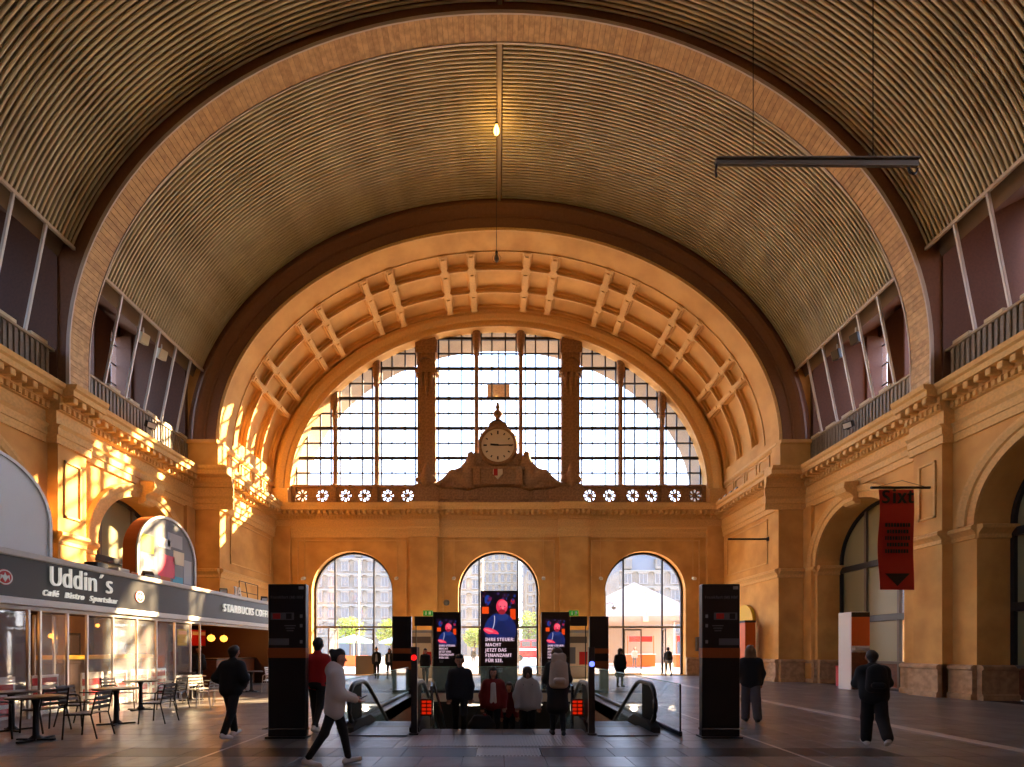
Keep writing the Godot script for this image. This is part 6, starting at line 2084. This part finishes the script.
	for sx in [-1.0, 1.0]:
		c.append([hip + Vector3(0.065 * sx, -hem, 0) * s, neck + Vector3(0.095 * sx, -0.15, -0.01) * s, (0.115 + loose) * s, (0.108 + loose * 0.7) * s])
	c.append([neck + Vector3(0.10, -0.085, -0.01) * s, neck + Vector3(-0.10, -0.085, -0.01) * s, 0.07 * s, 0.07 * s])
	c.append([neck - up * 0.05 * s, neck + up * 0.02 * s, 0.075 * s, 0.068 * s])
	for k in 2:
		c.append([J["shoulder%d" % k], J["elbow%d" % k], (0.068 + loose * 0.5) * s, (0.058 + loose * 0.5) * s])
		c.append([J["elbow%d" % k], J["wrist%d" % k], (0.058 + loose * 0.5) * s, (0.045 + loose * 0.3) * s])
	if wear.get("hood", false):
		c.append([neck - fwd * 0.09 * s - up * 0.02 * s + Vector3(0.06, 0, 0) * s, neck - fwd * 0.09 * s - up * 0.02 * s - Vector3(0.06, 0, 0) * s, 0.075 * s, 0.075 * s])
		for sx in [-1.0, 1.0]:
			c.append([neck - fwd * 0.06 * s + up * 0.05 * s + Vector3(0.06 * sx, 0, 0) * s, neck + fwd * 0.05 * s + Vector3(0.07 * sx, -0.02, 0) * s, 0.055 * s, 0.045 * s])
	if wear.get("coat", false):
		for sx in [-1.0, 1.0]:
			c.append([hip + Vector3(0.06 * sx, 0, 0) * s, hip + Vector3(0.08 * sx, -0.38, -0.02) * s, 0.13 * s, 0.15 * s])
	put(o, wear.get("top_name", "jacket"), sdf(c, cell, 0.07), M[wear.get("top", "cloth_black")])
	if wear.has("shirt"):
		put(o, "shirt", sdf([[hip + Vector3(0.045, 0.04, 0.075 + loose) * s, neck + Vector3(0.02, -0.1, 0.05 + loose) * s, 0.052 * s, 0.046 * s], [hip + Vector3(-0.045, 0.04, 0.075 + loose) * s, neck + Vector3(-0.02, -0.1, 0.05 + loose) * s, 0.052 * s, 0.046 * s]], cell, 0.03), M[wear.shirt])
	# trousers
	var wide: float = wear.get("wide", 0.0)
	c = [[J.hip0, J.hip1, 0.115 * s, 0.115 * s], [hip - fwd * 0.04 * s + Vector3(0.05, -0.03, 0) * s, hip - fwd * 0.04 * s - Vector3(0.05, 0.03, 0) * s, 0.1 * s, 0.1 * s]]
	for k in 2:
		c.append([J["hip%d" % k], J["knee%d" % k], (0.094 + wide * 0.5) * s, (0.066 + wide) * s])
		c.append([J["knee%d" % k], J["ankle%d" % k] + Vector3(0, 0.02, 0) * s, (0.066 + wide) * s, (0.05 + wide * 1.2) * s])
	put(o, "trousers", sdf(c, cell, 0.03), M[wear.get("legs", "cloth_black")])
	for k in 2:
		put(o, "shoe", sdf([[J["heel%d" % k], J["toe%d" % k], 0.046 * s, 0.04 * s], [J["heel%d" % k] + Vector3(0, 0.04, 0.03) * s, J["ankle%d" % k], 0.04 * s, 0.04 * s]], cell * 0.8, 0.02), M[wear.get("shoes", "shoe_dark")])
	# hair or headgear
	c = [[head + up * 0.04 * s - fwd * 0.03 * s, head + up * 0.07 * s - fwd * 0.0 * s, 0.092 * s * hr, 0.085 * s * hr], [head + up * 0.02 * s - fwd * 0.04 * s, head - up * 0.05 * s - fwd * 0.05 * s, 0.085 * s, 0.06 * s]]
	match wear.get("hair", "short"):
		"long":
			for sx in [-1.0, 0.0, 1.0]:
				c.append([head + Vector3(0.06 * sx, 0.0, -0.03) * s, neck + Vector3(0.09 * sx, -0.2, -0.07 if sx == 0.0 else -0.04) * s, 0.06 * s, 0.05 * s])
		"bun":
			c.append([head + up * 0.09 * s - fwd * 0.10 * s, head + up * 0.10 * s - fwd * 0.11 * s, 0.045 * s, 0.045 * s])
		"bob":
			for sx in [-1.0, 1.0]:
				c.append([head + Vector3(0.07 * sx, 0.03, -0.01) * s, head + Vector3(0.075 * sx, -0.1, -0.01) * s, 0.045 * s, 0.04 * s])
		"cap":
			c.append([head + up * 0.055 * s + fwd * 0.06 * s, head + up * 0.045 * s + fwd * 0.15 * s, 0.035 * s, 0.02 * s])
		"hood":
			c.append([head + up * 0.03 * s - fwd * 0.03 * s, neck - fwd * 0.04 * s, 0.12 * s, 0.1 * s])
	put(o, "cap" if wear.get("hair", "") == "cap" else ("hood" if wear.get("hair", "") == "hood" else "hair"), sdf(c, cell * 0.85, 0.03), M[wear.get("hair_color", "hair_dark")])
	J["neck"] = neck
	J["hip"] = hip
	J["s"] = s
	J["node"] = o
	return J

func hand_mesh(wrist: Vector3, dir: Vector3, side: float, s: float) -> ArrayMesh:
	var across := dir.cross(Vector3(0, 0, 1) if absf(dir.z) < 0.9 else Vector3.UP).normalized()
	var inward := across.cross(dir).normalized()
	var b := []
	b.append([wrist - dir * 0.02 * s, wrist + dir * 0.07 * s, 0.024 * s, 0.026 * s])
	for k in 4:
		var o := across * (k - 1.5) * 0.021 * s
		var l: float = [0.062, 0.072, 0.068, 0.052][k] * s
		var base := wrist + dir * 0.075 * s + o
		var knuckle := base + dir * l * 0.5 + inward * 0.008 * s
		b.append([wrist + dir * 0.02 * s + o * 0.7, base, 0.014 * s, 0.0115 * s])
		b.append([base, knuckle, 0.0105 * s, 0.0095 * s])
		b.append([knuckle, knuckle + (dir * 0.75 + inward * 0.65).normalized() * l * 0.5, 0.0095 * s, 0.008 * s])
	var tb := wrist + dir * 0.02 * s - across * 0.03 * s
	var tk := tb + (dir * 0.7 - across * 0.6 + inward * 0.3).normalized() * 0.045 * s
	b.append([tb, tk, 0.014 * s, 0.011 * s])
	b.append([tk, tk + (dir + inward * 0.5).normalized() * 0.03 * s, 0.011 * s, 0.009 * s])
	return sdf(b, 0.008, 0.006)

func backpack(label: String, J: Dictionary, m: Material, size := 1.0, hood := false) -> void:
	var n: Node3D = J.node
	var s: float = J.s * size
	var o := thing("backpack", label, "backpack", n.position, n.rotation_degrees.y)
	var mid: Vector3 = (J.neck + J.hip) / 2 + Vector3(0, 0.04, -0.21) * s
	put(o, "bag", sdf([[mid + Vector3(0.07, 0.15, 0) * s, mid + Vector3(0.08, -0.17, 0) * s, 0.09 * s, 0.1 * s], [mid + Vector3(-0.07, 0.15, 0) * s, mid + Vector3(-0.08, -0.17, 0) * s, 0.09 * s, 0.1 * s], [mid + Vector3(0.0, 0.2, 0) * s, mid + Vector3(0.0, -0.17, -0.03) * s, 0.09 * s, 0.09 * s]], 0.022, 0.05), m)
	put(o, "front_pocket", sdf([[mid + Vector3(0.06, -0.12, -0.11) * s, mid + Vector3(-0.06, -0.12, -0.11) * s, 0.06 * s, 0.06 * s]], 0.022, 0.02), m)
	for sx in [-1.0, 1.0]:
		var t := PackedVector3Array()
		tube(t, [mid + Vector3(0.08 * sx, 0.18, 0.05) * s, J.neck + Vector3(0.1 * sx, -0.01, -0.02) * s, J.neck + Vector3(0.11 * sx, -0.12, 0.135) * s, J.neck + Vector3(0.12 * sx, -0.3, 0.13) * s], 0.018 * s, 6)
		put(o, "strap", mesh_of(t), M.cloth_black)
	if hood:
		put(o, "drape", sdf([[mid + Vector3(0.06, 0.3, 0.02) * s, mid + Vector3(0.05, 0.0, -0.05) * s, 0.08 * s, 0.06 * s], [mid + Vector3(-0.06, 0.3, 0.02) * s, mid + Vector3(-0.05, 0.0, -0.05) * s, 0.08 * s, 0.06 * s]], 0.022, 0.05), m)

func build_people() -> void:
	var J: Dictionary
	person("person in a black jacket walking away past the cafe chairs", -4.88, 0, 8.45, 172, 1.66, {"loose": 0.035, "shoes": "shoe_white", "wide": 0.01}, {"legs": [[16, 4], [-14, 14]], "arms": [[-14, 28, 60, 30], [-14, 28, 60, 30]], "lean": 5})
	person("person in a red sweater walking away beside the black pillar", -3.52, 0, 8.95, 178, 1.80, {"top": "cloth_red", "top_name": "sweater", "loose": 0.015, "shoes": "shoe_white"}, {"legs": [[10, 3], [-12, 24]], "arms": [[12, 20, 70, 10], [0, 14, 20]], "lean": 1})
	J = person("person in a white hooded jacket and black trousers striding with a phone", -2.32, 0, 6.43, 108, 1.60, {"top": "cloth_white", "loose": 0.035, "hood": true, "hem": 0.08, "hair": "bun", "shoes": "shoe_white"}, {"legs": [[16, 6], [-19, 12]], "arms": [[4, 6, 66, 5], [8, 6, 60, 5]], "lean": 3})
	var ph := thing("mobile_phone", "dark phone held by the person in the white hooded jacket", "phone", J.node.position, 108)
	var hand_at: Vector3 = J.wrist0 + (J.wrist0 - J.elbow0).normalized() * 0.12
	put(ph, "case", cbox(0.07, 0.012, 0.15, 0.004), M.black_panel, hand_at + Vector3(-0.01, 0.03, 0.0), Vector3(-25, 0, 0))
	put(ph, "screen", cbox(0.06, 0.003, 0.13, 0.001), M.faint_print, hand_at + Vector3(-0.01, 0.04, 0.0), Vector3(-25, 0, 0))
	person("person in a dark sweater coming up the stairs in front of the left advert", -0.88, -0.32, 9.9, 0, 1.78, {"top": "cloth_navy", "top_name": "sweater", "loose": 0.03}, {"legs": [[20, 24], [0, 6]], "arms": [[0, 12, 12], [4, 12, 10]]})
	var bag := thing("travel_bag", "black travel bag carried up the stairs by the person in the dark sweater", "bag", P(-0.42, -0.15, 9.8))
	put(bag, "bag", sdf([[Vector3(-0.16, 0.14, 0), Vector3(0.16, 0.14, 0), 0.14, 0.14], [Vector3(-0.12, 0.3, 0), Vector3(0.12, 0.3, 0), 0.08, 0.08]], 0.03, 0.06), M.cloth_black)
	var hd := PackedVector3Array()
	tube(hd, [Vector3(-0.12, 0.36, 0), Vector3(-0.07, 0.5, 0), Vector3(0.07, 0.5, 0), Vector3(0.12, 0.36, 0)], 0.016, 6)
	put(bag, "handle", mesh_of(hd), M.rubber)
	person("person in a wine red jacket over a pale shirt on the stairs", -0.18, -0.49, 10.2, 0, 1.68, {"top": "cloth_wine", "loose": 0.045, "shirt": "cloth_white", "hair": "bob"}, {"legs": [[18, 22], [0, 6]], "arms": [[4, 16, 14], [4, 16, 14]]})
	person("smaller person half hidden between the wine red jacket and the pale hoodie", 0.17, -0.66, 10.55, 0, 1.50, {"top": "cloth_wine", "legs": "cloth_navy", "hair": "bob", "hair_color": "hair_brown"}, {"legs": [[16, 20], [0, 6]]}, 0.022)
	J = person("person in a baggy pale hoodie with black straps on the stairs", 0.56, -0.49, 10.2, 0, 1.68, {"top": "cloth_grey", "top_name": "hoodie", "loose": 0.055, "hood": true, "hair": "hood", "hair_color": "hair_brown", "wide": 0.02}, {"legs": [[6, 8], [0, 6]], "arms": [[2, 16, 14], [2, 16, 14]]})
	backpack("black backpack worn over the baggy pale hoodie", J, M.cloth_black, 0.9)
	J = person("person in a long black coat seen from behind at the head of the stairs", 1.02, 0, 8.7, 180, 1.60, {"loose": 0.03, "coat": true, "hair": "hood", "hair_color": "hair_brown"}, {"legs": [[6, 6], [-8, 12]], "arms": [[10, 14, 50, 20], [10, 14, 50, 20]], "lean": 4})
	backpack("beige backpack on the black coat at the head of the stairs", J, M.cloth_beige, 1.1, true)
	person("person in a dark robe-like coat standing before the right doorway", 5.08, 0, 19.8, 10, 1.60, {"loose": 0.06, "coat": true, "hair": "hood", "hair_color": "hair_dark", "hands": false}, {"legs": [[4, 4], [-2, 4]]}, 0.028)
	J = person("person with a dark rucksack walking out of the right doorway", 10.1, 0, 28.0, 175, 1.72, {"top": "cloth_navy", "legs": "cloth_grey", "hands": false}, {"legs": [[16, 4], [-16, 16]]}, 0.028)
	backpack("dark rucksack of the person in the right doorway", J, M.cloth_black, 1.0)
	person("person in a dark jacket entering by the left doorway", -6.5, 0, 25.0, 5, 1.70, {"hands": false, "shirt": "cloth_grey"}, {"legs": [[10, 6], [-12, 14]]}, 0.028)
	person("person in a dark jacket with a pale scarf entering by the left doorway", -5.85, 0, 25.2, -8, 1.62, {"hands": false, "shirt": "cloth_white", "hair": "long", "loose": 0.03}, {"legs": [[-10, 10], [12, 6]]}, 0.028)
	person("long-haired person in a black jacket and wide jeans behind the black pillar", 5.46, 0, 10.3, 165, 1.66, {"loose": 0.04, "hair": "long", "hair_color": "hair_fair", "legs": "cloth_jeans", "wide": 0.035}, {"legs": [[8, 4], [-10, 10]], "arms": [[8, 16, 20], [4, 14, 14]]})
	J = person("person in black with a cap and white trainers walking across the inlaid line", 6.12, 0, 7.75, 155, 1.58, {"loose": 0.045, "hair": "cap", "shoes": "shoe_white", "wide": 0.03}, {"legs": [[10, 2], [-14, 30]], "arms": [[24, 10, 75, 15], [30, 16, 80, 10]], "lean": 10})
	backpack("black bag slung on the back of the person with the cap", J, M.cloth_black, 0.95)
	person("person in dark clothes standing behind the far right striped pillar", 4.35, 0, 20.4, 0, 1.70, {"hands": false}, {}, 0.03)
	person("person in dark clothes standing by the left pale kiosk", -3.3, 0, 21.0, 0, 1.60, {"hands": false, "loose": 0.02}, {}, 0.03)
	person("passer-by in dark clothes outside the middle doorway", -2.3, 0, 44.0, 0, 1.70, {"hands": false, "legs": "cloth_jeans"}, {"legs": [[14, 4], [-14, 14]]}, 0.04)
	person("passer-by in pale clothes before the tent counter", 11.6, 0, 40.0, 0, 1.70, {"hands": false, "top": "cloth_grey", "legs": "cloth_jeans"}, {}, 0.04)
	person("person in dark clothes standing inside the coffee bar", -11.3, 0, 17.6, 60, 1.68, {"hands": false, "loose": 0.02}, {}, 0.03)
